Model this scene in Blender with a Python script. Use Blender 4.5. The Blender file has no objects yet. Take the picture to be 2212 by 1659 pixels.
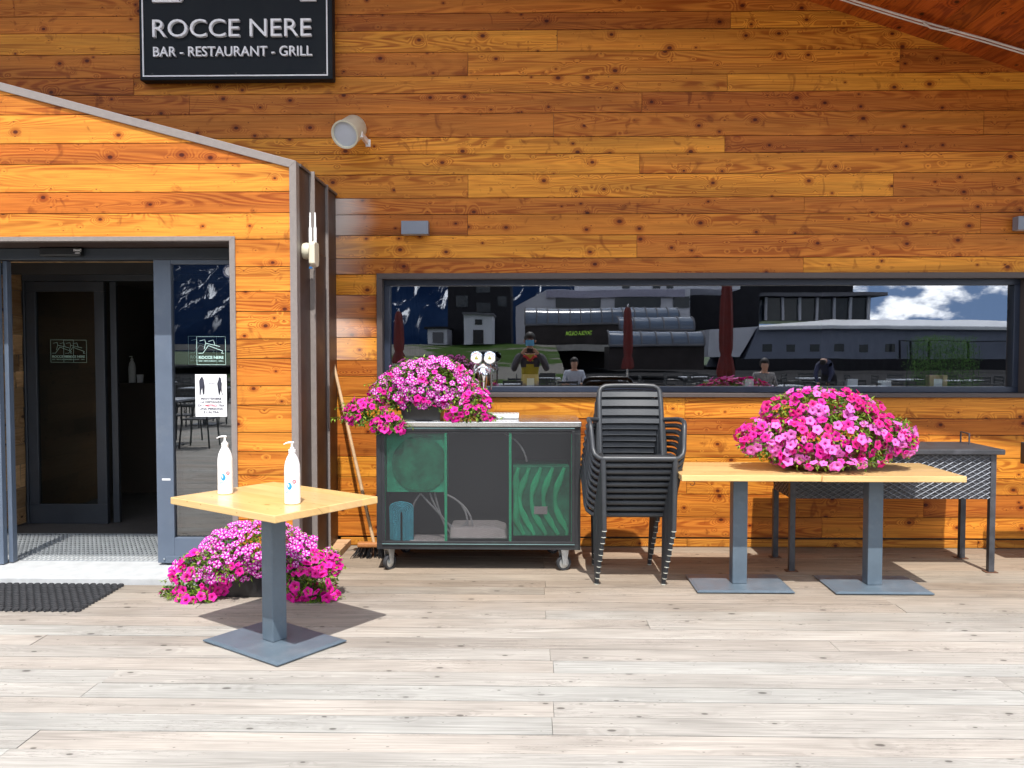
import bpy, bmesh, math, random
from mathutils import Vector, Matrix, Euler, noise as mnoise
R = math.radians
rng = random.Random(7)
scene = bpy.context.scene
COL = scene.collection

# ------------------------------------------------------------------ camera
F = 1850.0; CH = 1.50
YAW = math.atan(39 / F); PITCH = math.atan(71.5 / F)
CR = Euler((R(90) - PITCH, 0, YAW)).to_matrix()
CAM = Vector((0, 0, CH))
def ray(px, py):
    return CR @ Vector(((px - 1106) / F, -(py - 829.5) / F, -1))
def PY(px, py, Y):
    d = ray(px, py); return CAM + d * (Y / d.y)
def PZ(px, py, z):
    d = ray(px, py); return CAM + d * ((z - CH) / d.z)
def PX(px, py, X):
    d = ray(px, py); return CAM + d * (X / d.x)
def zy(py, Y, px=1106): return PY(px, py, Y).z
def xy(px, Y, py=829): return PY(px, py, Y).x
cd = bpy.data.cameras.new('camera'); cam = bpy.data.objects.new('camera', cd); COL.objects.link(cam)
cam.location = CAM; cam.rotation_euler = (R(90) - PITCH, 0, YAW)
cd.sensor_width = 36; cd.lens = 36 * F / 2212; cd.clip_start = 0.05; cd.clip_end = 9000
scene.camera = cam

# ------------------------------------------------------------------ mesh helpers
WM = {}
class MB:
    def __init__(s): s.v = []; s.f = []; s.mi = []; s.uv = []; s.col = []
    def add(s, vs, fs, mi=0, uv=None, col=(1, 1, 1, 1)):
        o = len(s.v); s.v += [Vector(v) for v in vs]
        for k, f in enumerate(fs):
            s.f.append([i + o for i in f]); s.mi.append(mi)
            s.uv.append([uv[i] for i in f] if uv else None); s.col.append(col)
    def box(s, x0, x1, y0, y1, z0, z1, mi=0, M=None, uvo=None, col=(1, 1, 1, 1)):
        vs = [Vector((x, y, z)) for x in (x0, x1) for y in (y0, y1) for z in (z0, z1)]
        uv = [(v.x + uvo[0], v.z + uvo[1] + v.y) for v in vs] if uvo else None
        if M: vs = [M @ v for v in vs]
        s.add(vs, [(0, 1, 3, 2), (4, 6, 7, 5), (0, 4, 5, 1), (2, 3, 7, 6), (0, 2, 6, 4), (1, 5, 7, 3)], mi, uv, col)
    def prism(s, poly, y0, y1, mi=0, uvo=None, col=(1, 1, 1, 1), M=None):
        n = len(poly)
        vs = [Vector((p[0], y0, p[1])) for p in poly] + [Vector((p[0], y1, p[1])) for p in poly]
        uv = [(v.x + uvo[0], v.z + uvo[1]) for v in vs] if uvo else None
        if M: vs = [M @ v for v in vs]
        fs = [tuple(range(n)), tuple(range(2 * n - 1, n - 1, -1))] + [(i, (i + 1) % n + 0, (i + 1) % n + n, i + n)[::-1] for i in range(n)]
        s.add(vs, fs, mi, uv, col)
    def tube(s, pts, r, n=10, mi=0, flat=1.0, cap=True, closed=False, M=None):
        pts = [Vector(p) for p in pts]; m = len(pts)
        rs = r if isinstance(r, (list, tuple)) else [r] * m
        vs = []; up = None
        for i, p in enumerate(pts):
            if closed: t = (pts[(i + 1) % m] - pts[i - 1]).normalized()
            else: t = (pts[min(i + 1, m - 1)] - pts[max(i - 1, 0)]).normalized()
            if up is None:
                up = Vector((0, 0, 1)) if abs(t.z) < .9 else Vector((0, 1, 0))
            a = t.cross(up)
            if a.length < 1e-4: a = t.orthogonal()
            a.normalize(); b = a.cross(t).normalized(); up = b
            for k in range(n):
                an = 2 * math.pi * k / n
                q = p + a * math.cos(an) * rs[i] + b * math.sin(an) * rs[i] * flat
                vs.append(M @ q if M else q)
        fs = []
        for i in range(m if closed else m - 1):
            j = (i + 1) % m
            for k in range(n):
                fs.append((i * n + k, i * n + (k + 1) % n, j * n + (k + 1) % n, j * n + k))
        if cap and not closed:
            fs.append(tuple(range(n))[::-1]); fs.append(tuple((m - 1) * n + k for k in range(n)))
        s.add(vs, fs, mi)
    def lathe(s, prof, n=24, M=None, mi=0, cap=True, sx=1, sy=1):
        vs = []; m = len(prof)
        for r, z in prof:
            for k in range(n):
                a = 2 * math.pi * k / n; q = Vector((r * math.cos(a) * sx, r * math.sin(a) * sy, z)); vs.append(M @ q if M else q)
        fs = [(i * n + k, i * n + (k + 1) % n, (i + 1) * n + (k + 1) % n, (i + 1) * n + k) for i in range(m - 1) for k in range(n)]
        if cap: fs.append(tuple(range(n))[::-1]); fs.append(tuple((m - 1) * n + k for k in range(n)))
        s.add(vs, fs, mi)
    def build(s, name, mats, parent=None, smooth=False, bevel=0, seg=2, recalc=True, angle=40):
        mats = mats if isinstance(mats, (list, tuple)) else [mats]
        vs = s.v
        if parent is not None:
            Mi = WM[parent].inverted(); vs = [Mi @ v for v in vs]; loc = None
        else:
            xs = [v.x for v in vs]; ys = [v.y for v in vs]; zs = [v.z for v in vs]
            loc = Vector(((min(xs) + max(xs)) / 2, (min(ys) + max(ys)) / 2, min(zs))); vs = [v - loc for v in vs]
        me = bpy.data.meshes.new(name); me.from_pydata([tuple(v) for v in vs], [], s.f)
        for m in mats: me.materials.append(m)
        me.polygons.foreach_set('material_index', s.mi)
        if any(u for u in s.uv):
            ul = me.uv_layers.new(name='UVMap'); flat = []
            for f, u in zip(s.f, s.uv):
                for i in range(len(f)): flat += list(u[i]) if u else [0, 0]
            ul.data.foreach_set('uv', flat)
            ca = me.color_attributes.new('bc', 'FLOAT_COLOR', 'CORNER'); flat = []
            for f, c in zip(s.f, s.col): flat += list(c) * len(f)
            ca.data.foreach_set('color', flat)
        if recalc:
            bm = bmesh.new(); bm.from_mesh(me); bmesh.ops.recalc_face_normals(bm, faces=bm.faces); bm.to_mesh(me); bm.free()
        ob = bpy.data.objects.new(name, me); COL.objects.link(ob)
        if parent is not None: ob.parent = parent; WM[ob] = WM[parent]
        else: ob.location = loc; WM[ob] = Matrix.Translation(loc)
        if smooth:
            me.polygons.foreach_set('use_smooth', [True] * len(me.polygons))
            if angle:
                try: me.set_sharp_from_angle(angle=R(angle))
                except Exception: pass
        if bevel:
            b = ob.modifiers.new('bevel', 'BEVEL'); b.width = bevel; b.segments = seg; b.limit_method = 'ANGLE'; b.angle_limit = R(50)
        return ob
def tag(o, label=None, cat=None, group=None, kind=None):
    if label: o['label'] = label
    if cat: o['category'] = cat
    if group: o['group'] = group
    if kind: o['kind'] = kind
    return o
def thing(name, label, cat, loc=(0, 0, 0), rz=0, group=None):
    o = bpy.data.objects.new(name, None); COL.objects.link(o); o.location = loc; o.rotation_euler = (0, 0, rz)
    o.empty_display_size = .1
    WM[o] = Matrix.Translation(Vector(loc)) @ Matrix.Rotation(rz, 4, 'Z')
    return tag(o, label, cat, group)
def kids(o): return [c for c in COL.objects if c.parent == o]
def copy_tree(o, parent=None, ch=None):
    c = o.copy(); COL.objects.link(c)
    if parent is not None: c.parent = parent
    for k in (kids(o) if ch is None else ch): copy_tree(k, c)
    return c
def clip(poly, a, b, c):   # keep a*x+b*z<=c
    out = []
    for i in range(len(poly)):
        p, q = poly[i], poly[(i + 1) % len(poly)]
        dp, dq = a * p[0] + b * p[1] - c, a * q[0] + b * q[1] - c
        if dp <= 0: out.append(p)
        if dp * dq < 0:
            t = dp / (dp - dq); out.append((p[0] + t * (q[0] - p[0]), p[1] + t * (q[1] - p[1])))
    return out
def ob_text(txt, size, ext=0.001, off=0.0, align='LEFT', width=None, spacing=1.0):
    cu = bpy.data.curves.new('t', 'FONT'); cu.body = txt; cu.size = size; cu.extrude = ext; cu.offset = off
    cu.align_x = align; cu.resolution_u = 4; cu.space_character = spacing
    o = bpy.data.objects.new('t', cu); COL.objects.link(o)
    bpy.context.view_layer.update()
    me = bpy.data.meshes.new_from_object(o.evaluated_get(bpy.context.evaluated_depsgraph_get()))
    bpy.data.objects.remove(o)
    vs = [v.co.copy() for v in me.vertices]; fs = [tuple(p.vertices) for p in me.polygons]
    if width and vs:
        x0 = min(v.x for v in vs); x1 = max(v.x for v in vs); k = width / (x1 - x0)
        for v in vs: v.x = (v.x - x0) * k + (0 if align == 'LEFT' else -width / 2)
    return vs, fs
def face_text(mb, txt, x, y, z, h, width=None, ext=.001, off=0, align='LEFT', mi=0, M=None):
    """upright text facing -Y, cap height h, baseline z"""
    vs, fs = ob_text(txt, h / .73, ext, off, align, width)
    vs = [Vector((v.x + x, y - v.z, v.y + z)) for v in vs]
    if M: vs = [M @ v for v in vs]
    mb.add(vs, fs, mi)

# ------------------------------------------------------------------ materials
class NT:
    def __init__(s, name):
        s.m = bpy.data.materials.new(name); s.m.use_nodes = True; s.t = s.m.node_tree
        s.b = s.t.nodes['Principled BSDF']; s.out = s.t.nodes['Material Output']
    def n(s, typ, **kw):
        nd = s.t.nodes.new('ShaderNode' + typ)
        for k, v in kw.items(): setattr(nd, k, v)
        return nd
    def l(s, a, b): s.t.links.new(a, b)
    def val(s, sock, v):
        if hasattr(v, 'is_output'): s.l(v, sock)
        else: sock.default_value = v
    def math(s, op, a, b=0.0, c=None, clamp=False):
        nd = s.n('Math', operation=op, use_clamp=clamp); s.val(nd.inputs[0], a); s.val(nd.inputs[1], b)
        if c is not None: s.val(nd.inputs[2], c)
        return nd.outputs[0]
    def rng(s, v, a, b, c=0.0, d=1.0, smooth=True):
        nd = s.n('MapRange'); nd.interpolation_type = 'SMOOTHSTEP' if smooth else 'LINEAR'
        s.val(nd.inputs[0], v); nd.inputs[1].default_value = a; nd.inputs[2].default_value = b
        nd.inputs[3].default_value = c; nd.inputs[4].default_value = d; return nd.outputs[0]
    def vmul(s, v, k):
        nd = s.n('VectorMath', operation='MULTIPLY'); s.l(v, nd.inputs[0]); nd.inputs[1].default_value = k; return nd.outputs[0]
    def noise(s, v, scale=1, detail=2, rough=.5, dist=0):
        nd = s.n('TexNoise'); s.l(v, nd.inputs['Vector']); nd.inputs['Scale'].default_value = scale
        nd.inputs['Detail'].default_value = detail; nd.inputs['Roughness'].default_value = rough
        nd.inputs['Distortion'].default_value = dist; return nd.outputs['Fac']
    def mix(s, f, a, b, mode='MIX'):
        nd = s.n('Mix', data_type='RGBA', blend_type=mode); s.val(nd.inputs[0], f)
        for k, v in ((6, a), (7, b)):
            if hasattr(v, 'is_output'): s.l(v, nd.inputs[k])
            else: nd.inputs[k].default_value = (*v[:3], 1)
        return nd.outputs[2]
    def obj(s): return s.n('TexCoord').outputs['Object']
    def bump(s, h, strength=.3, dist=.002):
        nd = s.n('Bump'); nd.inputs['Strength'].default_value = strength; nd.inputs['Distance'].default_value = dist
        s.l(h, nd.inputs['Height']); s.l(nd.outputs[0], s.b.inputs['Normal'])
def plain(name, col, rough=.5, metal=0, var=.12, scale=8, bump=0, spec=.5, bscale=60, dirt=None):
    t = NT(name); b = t.b; o = t.obj()
    n = t.noise(o, scale, 4, .6)
    f = t.rng(n, .3, .7, 1 - var, 1 + var, False)
    c = t.mix(1.0, col, t.n('CombineColor').outputs[0], 'MULTIPLY')
    cc = t.t.nodes[-2] if False else None
    mul = t.n('Vector' + 'Math', operation='SCALE'); mul.inputs[0].default_value = col[:3]; t.l(f, mul.inputs['Scale'])
    outc = mul.outputs[0]
    if dirt:
        d = t.rng(t.noise(o, scale * .6, 6, .7), .5, .72)
        outc = t.mix(t.math('MULTIPLY', d, dirt[3]), outc, dirt[:3])
    t.l(outc, b.inputs['Base Color'])
    t.l(t.rng(n, .3, .7, rough * .85, min(1, rough * 1.15), False), b.inputs['Roughness'])
    b.inputs['Metallic'].default_value = metal; b.inputs['Specular IOR Level'].default_value = spec
    if bump: t.bump(t.noise(o, bscale, 3, .6), bump, .002)
    return t.m
def wood(name, light, dark, knot, K=20, us=.7, vs=6.5, rough=.45, ringamt=.6, knotth=.45, bump=.25, weather=None, fine=.35, knotr=.09, crack=0, spec=.4, kn=(3.4, 6.2), smear=0, blot=(1.1, 3.5, .82, 1.15)):
    t = NT(name); b = t.b; b.inputs['Specular IOR Level'].default_value = spec
    uv = t.n('UVMap'); uv.uv_map = 'UVMap'; uv = uv.outputs[0]
    at = t.n('Attribute'); at.attribute_name = 'bc'
    n1 = t.noise(t.vmul(uv, (us, vs, 1)), 1, 1.2, .4)
    warp = t.noise(t.vmul(uv, (3, 14, 1)), 1, 2, .5)
    def knots(sx, sy, seedoff, thr, rad):
        va = t.n('VectorMath', operation='ADD'); t.l(t.vmul(uv, (sx, sy, 1)), va.inputs[0]); va.inputs[1].default_value = (seedoff, seedoff * .7, 0)
        vo = t.n('TexVoronoi', voronoi_dimensions='2D'); t.l(va.outputs[0], vo.inputs['Vector']); vo.inputs['Scale'].default_value = 1
        sc = t.n('SeparateColor'); t.l(vo.outputs['Color'], sc.inputs[0])
        on = t.rng(sc.outputs[0], thr, thr + .02); d = vo.outputs['Distance']
        size = t.rng(sc.outputs[1], 0, 1, .45, 1.25, False)
        d2 = t.math('DIVIDE', d, size)
        return t.math('MULTIPLY', t.rng(d2, rad * .55, rad, 1, 0), on), t.math('MULTIPLY', t.rng(d2, 0, .42, 1, 0), on)
    k1, i1 = knots(kn[0], kn[1], 0, knotth, knotr)
    k2, i2 = knots(kn[0] * 2.2, kn[1] * 2.2, 7.3, .66, knotr * .8)
    s = t.math('ADD', t.math('ADD', n1, t.math('MULTIPLY', i1, .16)), t.math('MULTIPLY', i2, .05))
    s = t.math('ADD', s, t.math('MULTIPLY', warp, .02))
    ring = t.math('SINE', t.math('MULTIPLY', s, K * 6.283))
    ring = t.rng(ring, -.75, .9)
    region = t.rng(t.noise(t.vmul(uv, (.5, 9, 1)), 1, 2, .5), .38, .6)
    ring = t.math('MULTIPLY', ring, t.math('MAXIMUM', t.math('ADD', t.math('MULTIPLY', region, .75), .2), t.math('MULTIPLY', i1, .9)))
    fn = t.noise(t.vmul(uv, (2.5, 85, 1)), 1, 3, .65)
    fac = t.math('ADD', t.math('MULTIPLY', ring, ringamt), t.math('MULTIPLY', t.rng(fn, .3, .7), fine), clamp=True)
    bl = t.rng(t.noise(t.vmul(uv, (blot[0], blot[1], 1)), 1, 3, .6), .3, .7, blot[2], blot[3], False)
    c = t.mix(fac, light, dark)
    c = t.mix(t.math('MULTIPLY', t.math('MAXIMUM', t.math('MULTIPLY', t.rng(i1, .5, .95), .45), 0), 1), c, dark)
    if smear:
        sn = t.noise(t.vmul(uv, (7, 5.5, 1)), 1, 3, .6, 1.0); c = t.mix(t.math('MULTIPLY', t.rng(sn, .60, .72), smear), c, (dark[0] * .55, dark[1] * .45, dark[2] * .5))
        kh = t.rng(i1, .45, .95); c = t.mix(t.math('MULTIPLY', kh, .45), c, (dark[0] * .8, dark[1] * .65, dark[2] * .7))
    kk = t.math('MAXIMUM', k1, t.math('MULTIPLY', k2, .8))
    c = t.mix(t.math('MULTIPLY', kk, .92), c, knot)
    c = t.mix(1.0, c, at.outputs['Color'], 'MULTIPLY')
    sm = t.n('VectorMath', operation='SCALE'); t.l(c, sm.inputs[0]); t.l(bl, sm.inputs['Scale']); c = sm.outputs[0]
    if crack:
        cn = t.noise(t.vmul(uv, (2.2, 60, 1)), 1, 4, .6)
        cr = t.rng(t.math('ABSOLUTE', t.math('SUBTRACT', cn, .5)), 0, .012, 1, 0)
        cr = t.math('MULTIPLY', cr, t.rng(t.noise(t.vmul(uv, (1.3, 6, 1)), 1, 2), .5, .62))
        c = t.mix(t.math('MULTIPLY', cr, crack), c, (.10, .085, .075))
    if weather:
        w = t.math('MULTIPLY', t.rng(t.noise(t.vmul(uv, (3, 25, 1)), 1, 4, .6), .12, .4), at.outputs['Alpha'])
        geo = t.n('NewGeometry'); sp = t.n('SeparateXYZ'); t.l(geo.outputs['Position'], sp.inputs[0])
        w = t.math('MULTIPLY', w, t.rng(t.math('ADD', sp.outputs[0], t.math('MULTIPLY', n1, .25)), weather[3], weather[4], 1, 0))
        c = t.mix(w, c, weather[:3])
    t.l(c, b.inputs['Base Color'])
    t.l(t.rng(fn, .3, .7, rough * .85, rough * 1.2, False), b.inputs['Roughness'])
    t.bump(t.math('ADD', t.math('MULTIPLY', fac, -1), t.math('MULTIPLY', fn, .4)), bump, .0015)
    return t.m, t

wallwood, wt = wood('larch_cladding', (.68, .275, .036), (.33, .082, .008), (.075, .012, .004), weather=(.66, .58, .52, -1.40, -1.02), K=24, rough=.5, spec=.2, ringamt=.66, fine=.42, knotr=.085, us=.42, vs=6, kn=(4.6, 6.4), knotth=.5, smear=.6, blot=(.5, 11, .72, 1.24))
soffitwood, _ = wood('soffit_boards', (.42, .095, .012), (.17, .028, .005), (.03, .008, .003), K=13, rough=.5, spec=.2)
deckwood, dt = wood('weathered_decking', (.395, .372, .335), (.275, .256, .230), (.10, .09, .08), K=12, rough=.8, spec=.2, ringamt=.4, knotth=.58, knotr=.07, crack=.9, bump=.5, fine=.7, us=.5)
oldwood, _ = wood('reclaimed_planks', (.62, .40, .20), (.36, .20, .09), (.07, .035, .02), K=12, rough=.7)
tablewood, tw = wood('oak_tabletop', (.66, .44, .20), (.58, .36, .15), (.40, .22, .08), K=8, rough=.22, ringamt=.35, knotth=.93, fine=.45, bump=.04, us=.9, vs=5)
# deck: less bleached close to the building
def _deck_wear():
    t = dt; b = t.b; src = b.inputs['Base Color'].links[0].from_socket
    geo = t.n('NewGeometry'); sp = t.n('SeparateXYZ'); t.l(geo.outputs['Position'], sp.inputs[0])
    nz = t.noise(geo.outputs['Position'], .9, 4, .6)
    f = t.rng(t.math('ADD', sp.outputs[1], t.math('MULTIPLY', nz, 1.6)), 4.9, 6.9)
    c = t.mix(f, src, t.mix(1.0, src, (.78, .66, .54), 'MULTIPLY'))
    st = t.rng(t.noise(geo.outputs['Position'], 2.3, 6, .7), .5, .75)
    c = t.mix(t.math('MULTIPLY', st, .3), c, t.mix(1.0, c, (.72, .70, .68), 'MULTIPLY'))
    t.l(c, b.inputs['Base Color'])
_deck_wear()

trim_m = plain('taupe_metal_trim', (.215, .185, .168), .45, 0, .06, 40, bump=.25, bscale=260)
brown_m = plain('brown_metal_cladding', (.050, .027, .019), .5, 0, .08, 5)
dark_brown_m = plain('dark_brown_trim', (.10, .082, .078), .4, 0, .08, 30)
bluegrey_m = plain('blue_grey_frame', (.095, .122, .165), .38, 0, .06, 6, dirt=(.3, .3, .3, .15))
wtrim_m = plain('brown_grey_window_trim', (.085, .068, .062), .5, 0, .06, 30, spec=.3)
wframe_m = plain('navy_window_frame', (.020, .028, .048), .35, 0, .06, 6)
darkframe_m = plain('anthracite_frame', (.035, .042, .052), .35, 0, .08, 6)
black_m = plain('black_plastic', (.012, .012, .013), .35, 0, .1, 10)
rubber_m = plain('black_rubber', (.030, .031, .034), .75, 0, .25, 30, bump=.4, bscale=120)
charcoal_m = plain('charcoal_plastic', (.031, .034, .038), .42, 0, .10, 9, bump=.12, bscale=400)
tablebase_m = plain('slate_powder_coat', (.088, .120, .150), .42, 0, .10, 10, bump=.15, bscale=300, dirt=(.22, .24, .26, .25))
white_m = plain('white_plastic', (.84, .84, .83), .3, 0, .02, 6)
cream_m = plain('cream_plastic', (.62, .58, .44), .45, 0, .05, 8)
paper_m = plain('white_paper', (.88, .88, .90), .6, 0, .02, 6)
ink_m = plain('dark_ink', (.035, .035, .055), .6, 0, .02, 6)
redink_m = plain('red_ink', (.62, .05, .09), .5, 0, .02, 6)
signblack_m = plain('black_sign_panel', (.009, .012, .016), .5, 0, .12, 4, spec=.15, dirt=(.02, .022, .025, .4))
letter_m = plain('pale_grey_letters', (.80, .80, .82), .5, 0, .05, 20)
steel_m = plain('brushed_steel', (.74, .74, .74), .22, 1, .03, 12)
chrome_m = plain('chrome', (.82, .82, .84), .06, 1, .01, 6)
zinc_m = plain('zinc_caster', (.60, .64, .66), .35, .9, .08, 40)
cartblack_m = plain('black_cart_steel', (.022, .023, .026), .38, 0, .15, 7, dirt=(.06, .09, .08, .3))
iron_m = plain('blackened_iron', (.055, .056, .062), .5, .3, .35, 14, bump=.4, bscale=120, dirt=(.11, .10, .10, .5))
rust_m = plain('rusty_foot', (.12, .055, .03), .8, .2, .4, 60)
concrete_m = plain('pale_concrete', (.42, .43, .43), .8, 0, .10, 12, bump=.5, bscale=90)
greypaint_m = plain('grey_lamp_paint', (.19, .21, .25), .4, 0, .04, 8)
handle_m = plain('pale_broom_wood', (.50, .33, .18), .6, 0, .2, 14)
greenpanel_m = plain('green_panel', (.03, .62, .30), .4, 0, .15, 6)
greendark_m = plain('dark_green_panel', (.012, .22, .11), .5, 0, .5, 9)
stripe_m = plain('green_rib', (.02, .46, .20), .5, 0, .3, 5)
cooler_m = plain('cooler_green', (.03, .52, .28), .45, 0, .4, 7, dirt=(.01, .10, .07, .8))
bluehose_m = plain('blue_hose', (.10, .50, .62), .4, 0, .1, 20)
palehose_m = plain('pale_hose', (.30, .30, .31), .4, 0, .1, 20)
greyblock_m = plain('grey_compressor', (.42, .38, .38), .6, 0, .1, 20)
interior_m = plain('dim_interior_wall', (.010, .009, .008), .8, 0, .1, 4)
floorin_m = plain('dark_stone_floor', (.09, .085, .082), .5, 0, .2, 7)
terracotta_m = plain('brown_pot', (.13, .055, .03), .6, 0, .2, 20)

def glass_mat(name, refl, tint=(.55, .62, .62), rough=0.0):
    t = NT(name); t.t.nodes.remove(t.b)
    tr = t.n('BsdfTransparent'); tr.inputs[0].default_value = (*tint, 1)
    gl = t.n('BsdfGlossy'); gl.inputs['Roughness'].default_value = rough; gl.inputs[0].default_value = (.95, .97, 1, 1)
    fr = t.n('Fresnel'); fr.inputs[0].default_value = 1.5
    k = t.math('ADD', t.math('MULTIPLY', fr.outputs[0], 1.3), refl, clamp=True)
    wob = t.noise(t.obj(), 1.2, 2, .5); bu = t.n('Bump'); bu.inputs['Strength'].default_value = .035; bu.inputs['Distance'].default_value = .02
    t.l(wob, bu.inputs['Height']); t.l(bu.outputs[0], gl.inputs['Normal'])
    mx = t.n('MixShader'); t.l(k, mx.inputs[0]); t.l(tr.outputs[0], mx.inputs[1]); t.l(gl.outputs[0], mx.inputs[2])
    t.l(mx.outputs[0], t.out.inputs[0]); return t.m
glass_m = glass_mat('window_glass', .24, (.92, .97, 1))
doorglass_m = glass_mat('door_glass', .16, (.6, .65, .65))
innerglass_m = glass_mat('inner_door_glass', .0, (.45, .5, .45))

def perf_mat():
    t = NT('perforated_steel'); b = t.b
    uv = t.n('UVMap'); uv.uv_map = 'UVMap'
    sp = t.n('SeparateXYZ'); t.l(uv.outputs[0], sp.inputs[0])
    p = .0078
    def lat(ox, oy):
        x = t.math('SUBTRACT', t.math('FRACT', t.math('ADD', t.math('DIVIDE', sp.outputs[0], p), ox)), .5)
        y = t.math('SUBTRACT', t.math('FRACT', t.math('ADD', t.math('DIVIDE', sp.outputs[1], p * 1.732), oy)), .5)
        y = t.math('MULTIPLY', y, 1.732)
        return t.math('SQRT', t.math('ADD', t.math('MULTIPLY', x, x), t.math('MULTIPLY', y, y)))
    d = t.math('MINIMUM', lat(0, 0), lat(.5, .5))
    hole = t.math('LESS_THAN', d, .345)
    b.inputs['Base Color'].default_value = (.032, .033, .036, 1); b.inputs['Roughness'].default_value = .4
    tr = t.n('BsdfTransparent'); mx = t.n('MixShader'); t.l(hole, mx.inputs[0]); t.l(b.outputs[0], mx.inputs[1]); t.l(tr.outputs[0], mx.inputs[2])
    t.l(mx.outputs[0], t.out.inputs[0]); return t.m
perf_m = perf_mat()

def petal_mat(name, base, rim, throat, stripe=None):
    t = NT(name); b = t.b
    uv = t.n('UVMap'); uv.uv_map = 'UVMap'; sp = t.n('SeparateXYZ'); t.l(uv.outputs[0], sp.inputs[0])
    rad = sp.outputs[1]
    oi = t.n('ObjectInfo'); at = t.n('Attribute'); at.attribute_name = 'bc'
    c = t.mix(t.rng(rad, .4, 1), base, rim)
    if stripe:
        w = t.math('ABSOLUTE', t.math('SUBTRACT', t.math('FRACT', t.math('MULTIPLY', sp.outputs[0], 5)), .5))
        st = t.math('MULTIPLY', t.rng(w, .26, .33), t.rng(rad, .22, .38))
        c = t.mix(st, c, stripe)
    c = t.mix(t.rng(rad, .30, .12), c, throat)
    c = t.mix(1.0, c, at.outputs['Color'], 'MULTIPLY')
    hs = t.n('HueSaturation'); t.l(c, hs.inputs['Color'])
    t.l(t.rng(oi.outputs['Random'], 0, 1, .8, 1.15, False), hs.inputs['Value'])
    c = hs.outputs[0]
    t.l(c, b.inputs['Base Color']); b.inputs['Roughness'].default_value = .6
    tl = t.n('BsdfTranslucent'); t.l(c, tl.inputs[0]); mx = t.n('MixShader'); mx.inputs[0].default_value = .3
    t.l(b.outputs[0], mx.inputs[1]); t.l(tl.outputs[0], mx.inputs[2]); t.l(mx.outputs[0], t.out.inputs[0]); return t.m
pet_mag = petal_mat('magenta_petal', (.80, .004, .30), (.84, .006, .40), (.30, .0, .10))
pet_str = petal_mat('striped_petal', (.56, .006, .36), (.60, .012, .42), (.25, .0, .18), (.82, .46, .76))
pet_pink = petal_mat('pink_petal', (.86, .20, .62), (.84, .14, .62), (.62, .02, .35))
pet_red = petal_mat('crimson_petal', (.74, .003, .20), (.82, .004, .30), (.22, .0, .04))
def leaf_mat(name, a, bcol):
    t = NT(name); b = t.b
    at = t.n('Attribute'); at.attribute_name = 'bc'
    sc = t.n('SeparateColor'); t.l(at.outputs['Color'], sc.inputs[0])
    c = t.mix(sc.outputs[0], a, bcol); t.l(c, b.inputs['Base Color']); b.inputs['Roughness'].default_value = .5
    tl = t.n('BsdfTranslucent'); t.l(c, tl.inputs[0]); mx = t.n('MixShader'); mx.inputs[0].default_value = .35
    t.l(b.outputs[0], mx.inputs[1]); t.l(tl.outputs[0], mx.inputs[2]); t.l(mx.outputs[0], t.out.inputs[0]); return t.m
leaf_m = leaf_mat('petunia_leaf', (.05, .14, .012), (.30, .44, .04))
bushleaf_m = leaf_mat('bush_leaf', (.03, .10, .02), (.10, .22, .04))

# ------------------------------------------------------------------ key distances
YW = PZ(1478, 1181, 0).y                       # main wall
XS = PY(727, 600, YW).x                        # right side of the entrance porch
YF = PX(644, 700, XS).y                        # porch front
YD = YF + .33                                  # outer door plane
print('KEY', YW, XS, YF, YD)

# ------------------------------------------------------------------ deck
def rand_tint(lo=.82, hi=1.12, warm=.08, alpha=0):
    v = rng.uniform(lo, hi); w = rng.uniform(-warm, warm); return (v * (1 + w * .3), v * (1 - w * .5), v * (1 - w), alpha)
YDECK = YF - .03
d = MB(); w = .1605; y = -15.0; i = 0
while y < YW + .2:
    y1 = y + w
    js = [-16, *[(-1.95 + 4.1 * k + (2.05 if (i // 2) % 2 else 0) + rng.choice((0, 0, .012, -.01))) for k in range(-3, 4)], 14]
    if rng.random() < .25: js = [j + (rng.choice((-.6, .55, 1.0)) if -15 < j < 13 and rng.random() < .6 else 0) for j in js]
    js = [max(j, -16) for j in js]; js = sorted(js)
    for a, b in zip(js, js[1:]):
        if b - a < .1: continue
        a2, b2 = a, b
        if y1 > YDECK + .02:
            a2 = max(a2, xy(512, YF) + .105)
            if b2 - a2 < .1: continue
        dz = rng.uniform(-.0012, .0012)
        near = y > 1.5
        uo = (rng.uniform(0, 90), rng.uniform(0, 40)); tn = rand_tint(.90, 1.05, .06)
        if rng.random() < .12: tn = tuple(q * .9 for q in tn[:3]) + (0,)
        ym = y + w * rng.choice((.5, .5, .48, 2))
        if ym < y1:
            d.box(a2 + .001, b2 - .001, y + .0028, ym - .0007, -.03, dz, 0, None, uo, tn); d.box(a2 + .001, b2 - .001, ym + .0007, y1 - .0028, -.03, dz, 0, None, uo, tn)
        else: d.box(a2 + .001, b2 - .001, y + .0028, y1 - .0028, -.03, dz, 0, None, uo, tn)
    y = y1; i += 1
# deck uv must run across y: box() adds v.y to v, z is nearly constant
deck = d.build('deck', deckwood); tag(deck, kind='structure')
g = MB(); g.box(-16, 14, -15, YW + .2, -.12, -.032); o = g.build('deck_bed', black_m); tag(o, kind='structure')

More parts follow.
